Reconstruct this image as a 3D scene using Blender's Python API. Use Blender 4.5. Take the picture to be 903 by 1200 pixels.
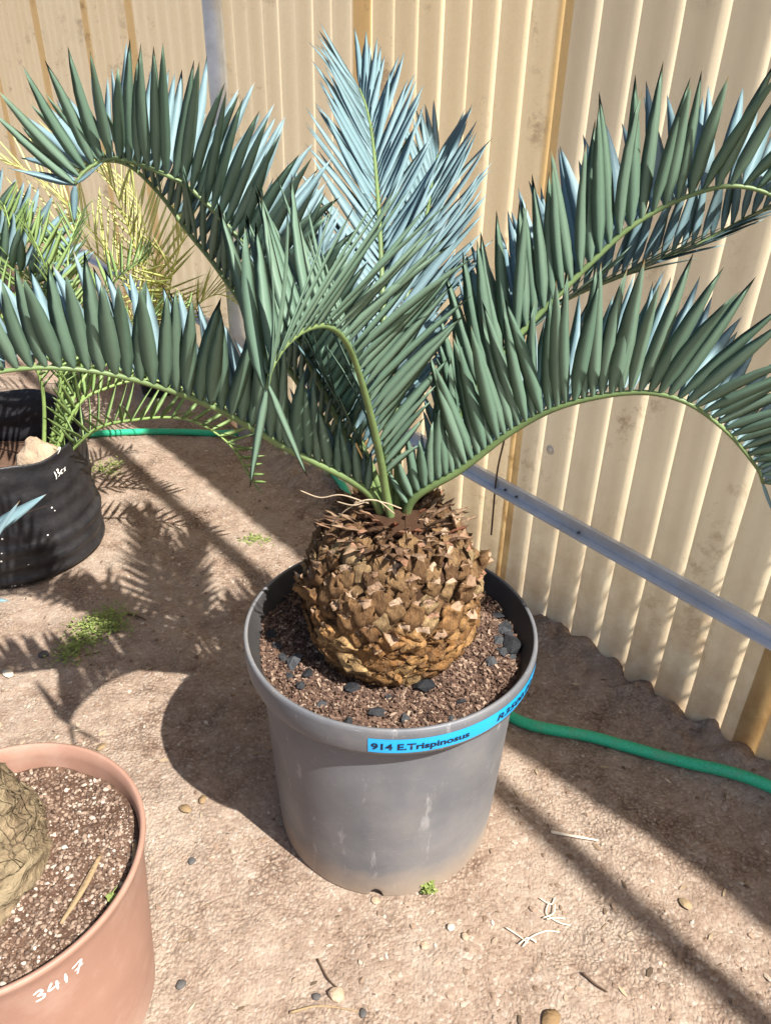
import bpy, bmesh, math, random
import numpy as np
from mathutils import Vector, Matrix, noise as mnoise

random.seed(7); rng = np.random.default_rng(7)
scn = bpy.context.scene
for o in list(bpy.data.objects): bpy.data.objects.remove(o)
col = scn.collection

# ------------------------------------------------------------------ camera
PITCH, ROLL, FPX = math.radians(30.6), math.radians(1.4), 901.0
CAMH = 1.168
_f = np.array([0, math.cos(PITCH), -math.sin(PITCH)]); _r = np.array([1., 0, 0]); _u = np.cross(_r, _f)
CR = math.cos(ROLL)*_r + math.sin(ROLL)*_u; CU = -math.sin(ROLL)*_r + math.cos(ROLL)*_u; CW = _f
CAM = np.array([0, 0, CAMH])
cam_d = bpy.data.cameras.new('camera'); cam = bpy.data.objects.new('camera', cam_d); col.objects.link(cam)
cam_d.sensor_fit = 'VERTICAL'; cam_d.sensor_height = 36; cam_d.lens = FPX/1200*36
cam_d.clip_start = 0.02; cam_d.clip_end = 2000
M = Matrix.Identity(4)
for i in range(3):
    M[i][0] = CR[i]; M[i][1] = CU[i]; M[i][2] = -CW[i]; M[i][3] = CAM[i]
cam.matrix_world = M
scn.camera = cam

# ------------------------------------------------------------------ sky and sun
SUN_AZ = np.array([0.745, -0.667]); SUN_AZ /= np.linalg.norm(SUN_AZ); SUN_EL = math.radians(52.9)
world = bpy.data.worlds.new('World'); scn.world = world; world.use_nodes = True
wn = world.node_tree; wn.nodes.clear()
sky = wn.nodes.new('ShaderNodeTexSky'); sky.sky_type = 'NISHITA'; sky.sun_disc = False
sky.dust_density = 2.5; sky.air_density = 0.9; sky.sun_elevation = SUN_EL; sky.sun_rotation = math.atan2(SUN_AZ[0], SUN_AZ[1])
bgn = wn.nodes.new('ShaderNodeBackground'); bgn.inputs[1].default_value = 0.072
won = wn.nodes.new('ShaderNodeOutputWorld')
wn.links.new(sky.outputs[0], bgn.inputs[0]); wn.links.new(bgn.outputs[0], won.inputs[0])
sd = bpy.data.lights.new('sun', 'SUN'); sd.energy = 4.9; sd.angle = math.radians(0.55); sd.color = (1.0, 0.955, 0.88)
sun = bpy.data.objects.new('sun', sd); col.objects.link(sun)
sv = Vector((SUN_AZ[0]*math.cos(SUN_EL), SUN_AZ[1]*math.cos(SUN_EL), math.sin(SUN_EL)))
sun.rotation_euler = sv.to_track_quat('Z', 'Y').to_euler(); sun.location = sv*6

scn.render.engine = 'CYCLES'
scn.view_settings.view_transform = 'Standard'; scn.view_settings.look = 'None'
scn.view_settings.exposure = 1.14; scn.view_settings.gamma = 1.0
scn.cycles.max_bounces = 6; scn.cycles.transmission_bounces = 4; scn.cycles.diffuse_bounces = 4

# ------------------------------------------------------------------ pixel helpers (photo pixels 903 x 1200)
def ray(px, py): return (px-451.5)/FPX*CR - (py-600)/FPX*CU + CW
def on_z(px, py, z=0.0):
    d = ray(px, py); return CAM + (z-CAM[2])/d[2]*d
def on_y(px, py, y):
    d = ray(px, py); return CAM + (y-CAM[1])/d[1]*d
def to_px(p):
    d = np.asarray(p)-CAM; z = d@CW
    return 451.5+FPX*(d@CR)/z, 600-FPX*(d@CU)/z, z

# ------------------------------------------------------------------ mesh helpers
def link(name, me, mats=(), parent=None, smooth=True):
    o = bpy.data.objects.new(name, me); col.objects.link(o)
    for m in (mats if isinstance(mats, (list, tuple)) else [mats]):
        if m is not None: me.materials.append(m)
    if smooth and len(me.polygons):
        me.polygons.foreach_set('use_smooth', np.ones(len(me.polygons), bool))
    if parent: o.parent = parent
    return o
def mesh(name, v, f):
    me = bpy.data.meshes.new(name); me.from_pydata([tuple(map(float, p)) for p in v], [], f); me.update(); return me
def tag(o, label=None, cat=None, group=None, kind=None):
    if label: o['label'] = label
    if cat: o['category'] = cat
    if group: o['group'] = group
    if kind: o['kind'] = kind
    return o
def empty(name, loc):
    o = bpy.data.objects.new(name, None); o.empty_display_size = .05; col.objects.link(o); o.location = loc; return o
def catmull(P, n):
    P = np.asarray(P, float); Q = np.vstack([2*P[0]-P[1], P, 2*P[-1]-P[-2]]); out = []
    for i in range(1, len(Q)-2):
        for t in np.linspace(0, 1, n, endpoint=False):
            a, b, c, d = Q[i-1], Q[i], Q[i+1], Q[i+2]
            out.append(.5*((2*b)+(-a+c)*t+(2*a-5*b+4*c-d)*t*t+(-a+3*b-3*c+d)*t**3))
    out.append(Q[-2]); return np.array(out)
def resample(P, n):
    d = np.r_[0, np.cumsum(np.linalg.norm(np.diff(P, axis=0), axis=1))]; s = np.linspace(0, d[-1], n)
    return np.stack([np.interp(s, d, P[:, k]) for k in range(P.shape[1])], 1), d[-1]
def tube_geo(P, R, ns=8, up=(0, 0, 1), cap=True, flat=1.0):
    P = np.asarray(P, float); n = len(P); T = np.gradient(P, axis=0); T /= np.linalg.norm(T, axis=1)[:, None]
    R = np.broadcast_to(R, (n,)); up = np.array(up, float); V = []; F = []
    B = np.cross(T[0], up)
    if np.linalg.norm(B) < 1e-3: B = np.cross(T[0], (1, 0, .1))
    for i in range(n):
        B = B - (B@T[i])*T[i]; B /= np.linalg.norm(B); N = np.cross(B, T[i])
        for k in range(ns):
            a = 2*math.pi*k/ns; V.append(P[i]+R[i]*(math.cos(a)*B+math.sin(a)*N*flat))
    for i in range(n-1):
        for k in range(ns):
            k2 = (k+1) % ns; F.append((i*ns+k, i*ns+k2, (i+1)*ns+k2, (i+1)*ns+k))
    if cap: F.append(tuple(range(ns))[::-1]); F.append(tuple((n-1)*ns+k for k in range(ns)))
    return V, F
class MB:
    def __init__(s): s.v = []; s.f = []; s.m = []
    def add(s, v, f, mi=0):
        b = len(s.v); s.v.extend(v); s.f.extend([tuple(i+b for i in q) for q in f]); s.m.extend([mi]*len(f)); return s
    def box(s, c, d, mi=0, R=None):
        P = np.array([[x, y, z] for z in (-.5, .5) for y in (-.5, .5) for x in (-.5, .5)])*np.array(d)
        if R is not None: P = P@np.asarray(R).T
        return s.add(list(P+np.array(c)), [(0, 2, 3, 1), (4, 5, 7, 6), (0, 1, 5, 4), (2, 6, 7, 3), (0, 4, 6, 2), (1, 3, 7, 5)], mi)
    def build(s, name, mats, parent=None, smooth=False):
        me = mesh(name, s.v, s.f); o = link(name, me, mats, parent, smooth)
        if any(s.m): me.polygons.foreach_set('material_index', s.m)
        return o
def batch(name, templ_v, templ_f, X, mats, parent=None, smooth=False):
    """many copies of one or more small templates in ONE mesh; X = list of (template index, 3x3, loc)"""
    V = []; F = []; b = 0
    for ti, A, l in X:
        tv = templ_v[ti]; V.append(tv@A.T+l); F.extend([tuple(i+b for i in q) for q in templ_f[ti]]); b += len(tv)
    return link(name, mesh(name, np.vstack(V), F), mats, parent, smooth)
def rand_rot(tilt=3.2):
    a = rng.uniform(0, 2*math.pi); ax = rng.normal(size=3); ax /= np.linalg.norm(ax)
    R = np.array(Matrix.Rotation(rng.uniform(0, tilt), 3, Vector(ax)))@np.array(Matrix.Rotation(a, 3, 'Z')); return R
def vnoise(x, y, seed=0):
    """2D value noise on arrays"""
    xi = np.floor(x).astype(np.int64); yi = np.floor(y).astype(np.int64); fx = x-xi; fy = y-yi
    fx = fx*fx*(3-2*fx); fy = fy*fy*(3-2*fy)
    def h(a, b):
        n = (a*374761393+b*668265263+seed*1442695041) & 0x7fffffff
        n = ((n ^ (n >> 13))*1274126177) & 0x7fffffff; return ((n ^ (n >> 16)) & 0xffff)/65535.
    return (h(xi, yi)*(1-fx)+h(xi+1, yi)*fx)*(1-fy)+(h(xi, yi+1)*(1-fx)+h(xi+1, yi+1)*fx)*fy-.5
def rock_templates(n, sub=1, rough=.25, flat=.65):
    V = []; F = []
    for k in range(n):
        bm = bmesh.new(); bmesh.ops.create_icosphere(bm, subdivisions=sub, radius=.5)
        off = Vector((k*7.3, 1.7*k, 3.1))
        for v in bm.verts:
            v.co *= 1+rough*2*mnoise.noise(v.co*2.2+off)+rough*.6*random.uniform(-1, 1); v.co.z *= flat
        bm.verts.index_update(); V.append(np.array([v.co[:] for v in bm.verts])); F.append([tuple(v.index for v in f.verts) for f in bm.faces]); bm.free()
    return V, F

# ------------------------------------------------------------------ materials
class NT:
    def __init__(s, name):
        s.m = bpy.data.materials.new(name); s.m.use_nodes = True; s.t = s.m.node_tree; s.t.nodes.clear()
        s.out = s.n('ShaderNodeOutputMaterial'); s.co = s.n('ShaderNodeTexCoord')
    def n(s, ty, **kw):
        x = s.t.nodes.new(ty)
        for k, v in kw.items(): setattr(x, k, v)
        return x
    def set(s, node, key, val):
        if isinstance(val, bpy.types.NodeSocket): s.t.links.new(val, node.inputs[key])
        elif val is not None: node.inputs[key].default_value = val
    def noise(s, scale, detail=4, rough=.55, vec=None, dist=0):
        x = s.n('ShaderNodeTexNoise'); s.set(x, 'Scale', scale); s.set(x, 'Detail', detail); s.set(x, 'Roughness', rough); s.set(x, 'Distortion', dist)
        s.t.links.new(vec or s.co.outputs['Object'], x.inputs['Vector']); return x.outputs['Fac']
    def voro(s, scale, feature='F1', vec=None, out='Distance', rand=1):
        x = s.n('ShaderNodeTexVoronoi', feature=feature); s.set(x, 'Scale', scale); s.set(x, 'Randomness', rand)
        s.t.links.new(vec or s.co.outputs['Object'], x.inputs['Vector']); return x.outputs[out]
    def mapping(s, scale=(1, 1, 1), rot=(0, 0, 0), src='Object'):
        x = s.n('ShaderNodeMapping'); x.inputs['Scale'].default_value = scale; x.inputs['Rotation'].default_value = rot
        s.t.links.new(s.co.outputs[src], x.inputs[0]); return x.outputs[0]
    def ramp(s, fac, stops):
        x = s.n('ShaderNodeValToRGB'); e = x.color_ramp.elements
        while len(e) < len(stops): e.new(.5)
        for q, (p, c) in zip(e, stops):
            q.position = p; q.color = (*c, 1) if len(c) == 3 else c
        s.t.links.new(fac, x.inputs[0]); return x.outputs[0]
    def mix(s, fac, a, b, mode='MIX'):
        x = s.n('ShaderNodeMix', data_type='RGBA', blend_type=mode)
        for k, v in ((0, fac), (6, a), (7, b)):
            if isinstance(v, bpy.types.NodeSocket): s.t.links.new(v, x.inputs[k])
            else: x.inputs[k].default_value = (*v, 1) if isinstance(v, tuple) and len(v) == 3 else v
        return x.outputs[2]
    def math(s, op, a, b=None, clamp=False):
        x = s.n('ShaderNodeMath', operation=op, use_clamp=clamp); s.set(x, 0, a); s.set(x, 1, b); return x.outputs[0]
    def maprange(s, v, a, b, c=0, d=1):
        x = s.n('ShaderNodeMapRange'); s.set(x, 0, v); s.set(x, 1, a); s.set(x, 2, b); s.set(x, 3, c); s.set(x, 4, d); return x.outputs[0]
    def rnd(s): return s.n('ShaderNodeObjectInfo').outputs['Random']
    def isl(s): return s.n('ShaderNodeNewGeometry').outputs['Random Per Island']
    def bump(s, h, strength=.4, dist=.002, prev=None):
        x = s.n('ShaderNodeBump'); s.set(x, 'Strength', strength); s.set(x, 'Distance', dist); s.t.links.new(h, x.inputs['Height'])
        if prev: s.t.links.new(prev, x.inputs['Normal'])
        return x.outputs[0]
    def bsdf(s, color, rough=.8, normal=None, metal=0, spec=.3, out=True, **kw):
        x = s.n('ShaderNodeBsdfPrincipled')
        s.set(x, 'Base Color', (*color, 1) if isinstance(color, tuple) else color); s.set(x, 'Roughness', rough); s.set(x, 'Metallic', metal)
        s.set(x, 'Specular IOR Level', spec); s.set(x, 'Normal', normal)
        for k, v in kw.items(): s.set(x, k, v)
        if out: s.t.links.new(x.outputs[0], s.out.inputs[0])
        return x.outputs[0]
    def translucent(s, shader, color, fac, normal=None):
        t = s.n('ShaderNodeBsdfTranslucent'); s.set(t, 'Color', (*color, 1) if isinstance(color, tuple) else color); s.set(t, 'Normal', normal)
        m = s.n('ShaderNodeMixShader'); s.set(m, 0, fac); s.t.links.new(shader, m.inputs[1]); s.t.links.new(t.outputs[0], m.inputs[2])
        s.t.links.new(m.outputs[0], s.out.inputs[0]); return m.outputs[0]
    def hsv(s, c, h=None, sat=None, v=None):
        x = s.n('ShaderNodeHueSaturation'); s.set(x, 'Hue', h); s.set(x, 'Saturation', sat); s.set(x, 'Value', v)
        if isinstance(c, tuple): x.inputs['Color'].default_value = (*c, 1)
        else: s.t.links.new(c, x.inputs['Color'])
        return x.outputs[0]

def mat_ground():
    t = NT('clay_ground')
    wob = t.n('ShaderNodeTexNoise'); wob.inputs['Scale'].default_value = 34; wob.inputs['Detail'].default_value = 3
    t.t.links.new(t.co.outputs['Object'], wob.inputs['Vector'])
    sc = t.n('ShaderNodeVectorMath', operation='SCALE'); t.t.links.new(wob.outputs['Color'], sc.inputs[0]); sc.inputs['Scale'].default_value = .016
    ad = t.n('ShaderNodeVectorMath', operation='ADD'); t.t.links.new(t.co.outputs['Object'], ad.inputs[0]); t.t.links.new(sc.outputs[0], ad.inputs[1]); v = ad.outputs[0]
    big = t.noise(1.7, 4, .6); mid = t.noise(16, 7, .7)
    c = t.ramp(mid, [(.28, (.19, .125, .09)), (.43, (.30, .21, .155)), (.58, (.40, .30, .23)), (.75, (.52, .43, .35))])
    c = t.mix(t.maprange(big, .42, .66, 0, .75), c, (.32, .215, .155))
    vo = t.n('ShaderNodeTexVoronoi'); vo.inputs['Scale'].default_value = 165; t.t.links.new(v, vo.inputs['Vector'])
    gv = t.n('ShaderNodeSeparateColor'); t.t.links.new(vo.outputs['Color'], gv.inputs[0])
    c = t.mix(.42, c, t.ramp(gv.outputs[0], [(0, (.23, .155, .11)), (.5, (.40, .30, .225)), (.9, (.49, .39, .30)), (1, (.70, .63, .54))]))
    loose = t.maprange(t.noise(3.4, 5, .65), .44, .60)          # where the crust has broken into crumbs
    gap = t.math('MULTIPLY', t.maprange(vo.outputs['Distance'], .36, .66), t.math('MULTIPLY', loose, t.maprange(mid, .62, .42)))
    c = t.mix(t.math('MULTIPLY', gap, .95), c, (.13, .08, .055))
    h = t.math('ADD', t.math('MULTIPLY', vo.outputs['Distance'], t.maprange(loose, 0, 1, -.5, -1.2)), t.math('ADD', t.math('MULTIPLY', mid, 1.0), t.math('MULTIPLY', t.noise(210, 3, .7), .9)))
    c = t.mix(t.maprange(t.noise(4.3, 5, .7), .46, .70, 0, .55), c, (.52, .435, .355)); c = t.mix(t.maprange(t.noise(6.1, 6, .7, dist=.6), .55, .72, 0, .6), c, (.20, .135, .095))
    c = t.hsv(c, sat=.96, v=.77)
    t.bsdf(c, .95, t.bump(h, .62, .006), spec=.12); return t.m
def mat_clod():
    t = NT('soil_clod'); c = t.ramp(t.isl(), [(0, (.15, .10, .07)), (.4, (.26, .185, .135)), (.85, (.34, .26, .195)), (1, (.48, .41, .34))])
    t.bsdf(c, .95, t.bump(t.noise(300, 3), .6, .002), spec=.1); return t.m
def mat_wall():
    t = NT('translucent_corrugated_sheet')
    tone = t.n('ShaderNodeAttribute', attribute_type='OBJECT', attribute_name='tone').outputs['Fac']
    clean = t.n('ShaderNodeAttribute', attribute_type='OBJECT', attribute_name='clean').outputs['Fac']
    fib = t.noise(55, 6, .75, dist=2.5); fibm = t.maprange(fib, .3, .7)
    blot = t.noise(2.2, 5, .6); streak = t.noise(7, 4, .6, vec=t.mapping((1, 1, .12)))
    base = t.hsv(t.mix(tone, (.97, .865, .685), (.97, .775, .49)), v=clean)
    c = t.mix(t.maprange(blot, .4, .7, 0, .45), base, (.84, .70, .48))
    c = t.mix(t.maprange(streak, .5, .75, 0, .45), c, (.80, .66, .45))
    c = t.mix(t.maprange(fibm, 0, 1, .34, 0), c, (.55, .46, .34))
    strand = t.maprange(t.voro(60, 'DISTANCE_TO_EDGE', vec=t.mapping((1.6, 1.6, .8), (.3, .2, .5))), 0, .02, .16, 0)
    c = t.mix(strand, c, (.45, .37, .27))
    sx = t.n('ShaderNodeSeparateXYZ'); t.t.links.new(t.co.outputs['Object'], sx.inputs[0])
    # soil splashed up the sheet, fading out about half a metre up, and rusty stains
    z = t.math('ADD', sx.outputs[2], t.math('MULTIPLY', t.noise(6, 6, .65), -.5))
    dirt = t.math('MULTIPLY', t.maprange(z, -.25, .22, 1, 0), t.maprange(t.noise(16, 6, .7), .34, .66))
    c = t.mix(t.math('MULTIPLY', dirt, .65), c, (.42, .27, .15))
    st = t.math('MULTIPLY', t.maprange(t.noise(9, 7, .78), .55, .72), t.maprange(t.noise(3.1, 2), .46, .60))
    c = t.mix(t.math('MULTIPLY', st, .85), c, (.22, .13, .07))
    nrm = t.bump(t.math('ADD', fib, t.math('MULTIPLY', t.noise(400, 2), .3)), .25, .0015)
    tc = t.mix(.6, base, c); tc = t.mix(1, tc, (1.0, .98, .92), 'MULTIPLY')
    tc = t.mix(t.math('MULTIPLY', dirt, .5), tc, (.36, .23, .12)); tc = t.mix(t.math('MULTIPLY', st, .6), tc, (.22, .13, .06))
    t.translucent(t.bsdf(c, .42, nrm, spec=.4, out=False), tc, .90, nrm); return t.m
def sep(t):
    x = t.n('ShaderNodeSeparateXYZ'); t.t.links.new(t.co.outputs['Object'], x.inputs[0]); return x.outputs
def mat_leaf(name, a, b, rough, spec=.35, tr=.10, trc=(.30, .42, .20), island=False, wax=None):
    t = NT(name); r = t.isl() if island else t.rnd()
    c = t.mix(r, a, b)
    str_ = t.noise(1, 3, .6, vec=t.mapping((6, 90, 6))) if not island else t.noise(60, 4, .6)
    c = t.mix(t.maprange(str_, .3, .75, 0, .3), c, tuple(x*.75 for x in a))
    if wax: c = t.mix(t.maprange(t.noise(11, 4, .6, vec=t.co.outputs['Object']), .45, .7, 0, .6), c, wax)
    if not island:
        vein = t.math('SINE', t.math('MULTIPLY', sep(t)[1], 62)); c = t.mix(t.maprange(vein, .2, 1, 0, .16), c, tuple(min(1, x*1.35) for x in b))
        c = t.mix(t.maprange(t.math('ADD', sep(t)[0], t.math('MULTIPLY', t.rnd(), .05)), .965, 1.02, 0, .9), c, (.22, .13, .05))
    n = t.bump(str_, .12, .0006)
    t.translucent(t.bsdf(c, rough, n, spec=spec, out=False), trc, tr); return t.m
def mat_simple(name, c, rough=.6, spec=.3, metal=0, bscale=None, bstr=.3, vary=.15, bd=.002, dirt=None):
    t = NT(name); n = None; cc = t.mix(t.maprange(t.noise(18, 5, .6), .3, .7), tuple(x*(1-vary) for x in c), tuple(min(1, x*(1+vary)) for x in c))
    if dirt: cc = t.mix(t.maprange(t.noise(9, 7, .7), .48, .68, 0, .7), cc, dirt)
    if bscale: n = t.bump(t.noise(bscale, 5, .6), bstr, bd)
    t.bsdf(cc, rough, n, spec=spec, metal=metal); return t.m
def mat_island(name, stops, rough=.9, bscale=200):
    t = NT(name); c = t.ramp(t.isl(), stops); c = t.mix(t.maprange(t.noise(90, 3), .3, .7, 0, .35), c, stops[0][1])
    t.bsdf(c, rough, t.bump(t.noise(bscale, 4), .6, .002), spec=.15); return t.m
def mat_random(name, stops, rough=.9, fine=(60, .5), extra=None):
    t = NT(name); c = t.ramp(t.rnd(), stops); g = t.noise(fine[0], 6, .7); c = t.mix(t.maprange(g, .3, .75, 0, fine[1]), c, stops[0][1])
    if extra: c = t.mix(t.maprange(t.noise(extra[0], 4, .6), .5, .66, 0, extra[2]), c, extra[1])
    t.bsdf(c, rough, t.bump(t.math('ADD', g, t.math('MULTIPLY', t.noise(220, 3), .5)), .9, .004), spec=.2); return t.m

G_MAT = mat_ground(); CLOD = mat_clod(); WALL = mat_wall()
LEAF_TOP = mat_leaf('leaflet_waxy_face', (.165, .27, .30), (.215, .32, .35), .5, .25, .12, wax=(.25, .35, .385))
LEAF_UND = mat_leaf('leaflet_green_face', (.116, .198, .140), (.166, .252, .182), .5, .25, .14)
LEAF_TOP_I = mat_leaf('leaflet_waxy_face_small', (.165, .27, .30), (.215, .32, .35), .5, .25, .12, island=True)
LEAF_UND_I = mat_leaf('leaflet_green_face_small', (.116, .198, .140), (.166, .252, .182), .5, .25, .14, island=True)
RACHIS = mat_simple('frond_stalk', (.13, .19, .07), .45, .4, bscale=120, bstr=.2, vary=.25)
SPINE = mat_simple('leaflet_base_pale', (.50, .56, .30), .5, .3)
GALV = mat_simple('galvanised_steel', (.58, .63, .70), .42, .5, .3, bscale=160, bstr=.12, vary=.18, dirt=(.38, .36, .34))
def mat_potgrey():
    t = NT('weathered_grey_plastic'); c = t.mix(t.maprange(t.noise(7, 5, .6), .3, .7), (.10, .105, .117), (.155, .16, .173))
    scr = t.math('MAXIMUM', t.maprange(t.noise(30, 5, .75, vec=t.mapping((1, 1, .25), (.4, .2, .1))), .60, .69, 0, .6), t.maprange(t.noise(60, 4, .8, vec=t.mapping((.5, .5, 6), (.1, .15, 0))), .64, .68, 0, .55)); c = t.mix(scr, c, (.33, .325, .33))
    spk = t.maprange(t.voro(70), 0, .07, .7, 0); spk = t.math('MULTIPLY', spk, t.maprange(t.noise(13, 2), .5, .6)); c = t.mix(spk, c, (.55, .52, .48))
    sx = t.n('ShaderNodeSeparateXYZ'); t.t.links.new(t.co.outputs['Object'], sx.inputs[0])
    z = t.math('ADD', sx.outputs[2], t.math('MULTIPLY', t.noise(14, 5, .6), -.08)); c = t.mix(t.maprange(z, -.035, .03, .7, 0), c, (.36, .27, .19))
    dust = t.maprange(t.noise(4, 6, .7), .45, .75, 0, .35); c = t.mix(dust, c, (.36, .31, .26))
    t.bsdf(c, .5, t.bump(t.noise(60, 5, .6), .15, .002), spec=.4); return t.m
POT = mat_potgrey(); POTIN = mat_simple('pot_inside_shade', (.045, .043, .043), .55, .35, vary=.2)  # inside of the pot coloured near black, standing in for its shadow
TERRA = mat_simple('terracotta_plastic', (.315, .18, .134), .5, .3, bscale=70, bstr=.15, vary=.08, dirt=(.37, .255, .205))
BLACKBAG = mat_simple('black_polythene', (.016, .016, .019), .46, .4, bscale=26, bstr=.55, vary=.3, bd=.008, dirt=(.032, .030, .030))
HOSE = None
def mat_hose():
    t = NT('green_braided_hose'); w1 = t.n('ShaderNodeTexVoronoi'); w1.inputs['Scale'].default_value = 330
    t.t.links.new(t.co.outputs['Object'], w1.inputs['Vector'])
    c = t.mix(t.maprange(w1.outputs['Distance'], .2, .6), (.012, .33, .17), (.03, .46, .25))
    c = t.mix(t.maprange(t.noise(25, 5, .7), .5, .75, 0, .5), c, (.16, .22, .14))
    t.bsdf(c, .38, t.bump(w1.outputs['Distance'], .35, .0015), spec=.5); return t.m
HOSE = mat_hose()
BLUE = mat_simple('blue_label_tape', (.012, .36, .78), .35, .5, vary=.05)
INK = mat_simple('black_print', (.012, .02, .05), .5, .2)
WHITEP = mat_simple('white_paint_marker', (.78, .76, .72), .6, .2)
def mat_bark():
    t = NT('leaf_base_bark'); g = t.noise(45, 6, .75); r = t.rnd()
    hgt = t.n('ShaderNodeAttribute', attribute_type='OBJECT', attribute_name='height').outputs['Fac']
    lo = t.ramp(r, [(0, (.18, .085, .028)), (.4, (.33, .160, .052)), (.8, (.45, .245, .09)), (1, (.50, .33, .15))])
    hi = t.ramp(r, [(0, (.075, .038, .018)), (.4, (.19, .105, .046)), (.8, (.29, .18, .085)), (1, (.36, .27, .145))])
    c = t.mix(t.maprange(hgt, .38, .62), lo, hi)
    c = t.mix(t.maprange(g, .38, .62, 0, .9), c, (.05, .024, .012))
    fibre = t.noise(1, 5, .7, vec=t.mapping((420, 60, 60))); c = t.mix(t.maprange(fibre, .45, .75, 0, .4), c, (.42, .27, .14))
    t.bsdf(c, .85, t.bump(t.math('ADD', fibre, g), 1, .004), spec=.2); return t.m
BARK = mat_bark()
TORN = mat_random('torn_leaf_base_end', [(0, (.17, .10, .06)), (.35, (.34, .23, .15)), (.75, (.52, .39, .28)), (.92, (.56, .38, .29)), (1, (.38, .17, .10))], .85, (90, .9))
BARKDARK = mat_simple('dark_trunk_fibre', (.055, .03, .018), .95, .1, bscale=80, bstr=.8, vary=.4, bd=.006)
SMOOTHBARK = None
def mat_smoothbark():
    t = NT('buff_folded_bark'); w = t.noise(9, 5, .6, vec=t.mapping((1, 1, 2.2)), dist=1.8)
    c = t.ramp(w, [(.25, (.08, .056, .033)), (.42, (.17, .128, .078)), (.6, (.25, .198, .122)), (.8, (.16, .13, .082))])
    c = t.mix(t.maprange(t.noise(60, 5, .7), .5, .7, 0, .5), c, (.33, .24, .15))
    crk = t.maprange(t.voro(24, 'DISTANCE_TO_EDGE', vec=t.mapping((2.6, 2.6, .7), (.35, .25, 0))), 0, .07, .45, 1); crk = t.math('MAXIMUM', crk, t.maprange(t.noise(14, 3), .5, .62))
    c = t.mix(crk, (.06, .042, .026), c)
    t.bsdf(c, .85, t.bump(t.math('ADD', t.math('ADD', w, t.math('MULTIPLY', crk, .25)), t.math('MULTIPLY', t.noise(70, 5, .7), .4)), 1, .012), spec=.2); return t.m
SMOOTHBARK = mat_smoothbark()
SOIL = mat_simple('potting_soil', (.12, .072, .05), .95, .1, bscale=150, bstr=1, vary=.35, bd=.008)
CHIP = mat_island('bark_chips', [(0, (.045, .028, .022)), (.45, (.12, .072, .052)), (.8, (.21, .135, .098)), (1, (.40, .30, .22))])
GRIT = mat_island('potting_grit', [(0, (.10, .068, .052)), (.45, (.22, .15, .11)), (.85, (.34, .25, .19)), (1, (.62, .55, .47))])
CHAR = mat_random('charcoal', [(0, (.016, .017, .02)), (.5, (.036, .038, .042)), (1, (.085, .088, .095))], .75, (50, .5))
DRY = mat_random('dry_plant_litter', [(0, (.22, .14, .07)), (.5, (.33, .24, .14)), (1, (.45, .37, .26))], .8, (60, .4))
PALE = mat_simple('pale_dry_root', (.66, .58, .46), .8, .2)
DEADF = mat_simple('dead_fibre', (.38, .30, .21), .8, .2)
DARKTW = mat_simple('dark_twig', (.10, .065, .045), .9, .1)
WEED = mat_leaf('weed_leaves', (.17, .23, .06), (.33, .38, .13), .5, .3, .25, (.30, .42, .06), island=True)
STONE = mat_simple('buff_rock', (.38, .285, .20), .9, .15, bscale=45, bstr=.9, vary=.25, bd=.01)
GREYST = mat_simple('grey_pebble', (.085, .08, .078), .85, .2, bscale=80, bstr=.5, vary=.2)

# ------------------------------------------------------------------ ground: one sheet, fine near the pots, coarse to the horizon
WU = np.array([math.cos(math.radians(-50)), math.sin(math.radians(-50)), 0]); WN = np.array([-.766, -.643, 0]); WN /= np.linalg.norm(WN); WOFF = -1.235
def wall_pt(s, z, off=0.0): return WU*s+WN*(WOFF+off)+np.array([0, 0, z])
PC = np.array([0.0125, .942]); PH, PR = .413, .225
TC = np.array([-.468, .590]); TH, TR_ = .32, .1785
BC = np.array([-1.005, 1.755]); BR = .225
def axis(lo, hi, step, far):
    a = list(np.arange(lo, hi, step)); g = step
    while a[-1] < far: g *= 1.35; a.append(a[-1]+g)
    g = step; b = []
    x = lo
    while x > -far: g *= 1.35; x -= g; b.append(x)
    return np.array(b[::-1]+a)
def ground_h(x, y):
    h = .016*vnoise(x*2.3, y*2.3, 1)+.009*vnoise(x*7, y*7, 2)+.006*vnoise(x*19, y*19, 3)+.004*vnoise(x*47, y*47, 4)+.003*vnoise(x*95, y*95, 5)
    dw = x*WN[0]+y*WN[1]-WOFF
    bank = np.clip(1-np.abs(dw)/.16, 0, 1); h = h+bank**1.3*(.026+.07*vnoise(x*7, y*7, 8)+.04*vnoise(x*22, y*22, 9)+.02*vnoise(x*60, y*60, 19))
    for c, r in ((PC, .20), (TC, .18), (BC, .23)):
        d = np.hypot(x-c[0], y-c[1]); k = np.clip((d-r)/.12, 0, 1); h = h*k+(-.003)*(1-k)
    return h
gx = axis(-1.5, 1.1, .0085, 400); gy = axis(.25, 2.7, .0085, 400)
X, Y = np.meshgrid(gx, gy); Z = ground_h(X, Y); nx, ny = len(gx), len(gy)
idx = np.arange(nx*ny).reshape(ny, nx)
q = np.stack([idx[:-1, :-1], idx[:-1, 1:], idx[1:, 1:], idx[1:, :-1]], -1).reshape(-1, 4)
gm = bpy.data.meshes.new('ground'); gm.vertices.add(nx*ny); gm.vertices.foreach_set('co', np.stack([X, Y, Z], -1).ravel())
gm.loops.add(q.size); gm.loops.foreach_set('vertex_index', q.ravel().astype(np.int32)); gm.polygons.add(len(q))
gm.polygons.foreach_set('loop_start', np.arange(0, q.size, 4, dtype=np.int32)); gm.update(calc_edges=True); gm.validate()
tag(link('ground', gm, G_MAT), kind='structure')
def gz(x, y): return float(ground_h(np.array([x]), np.array([y]))[0])
RV, RF = rock_templates(8, 1, .32, .5)
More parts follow.
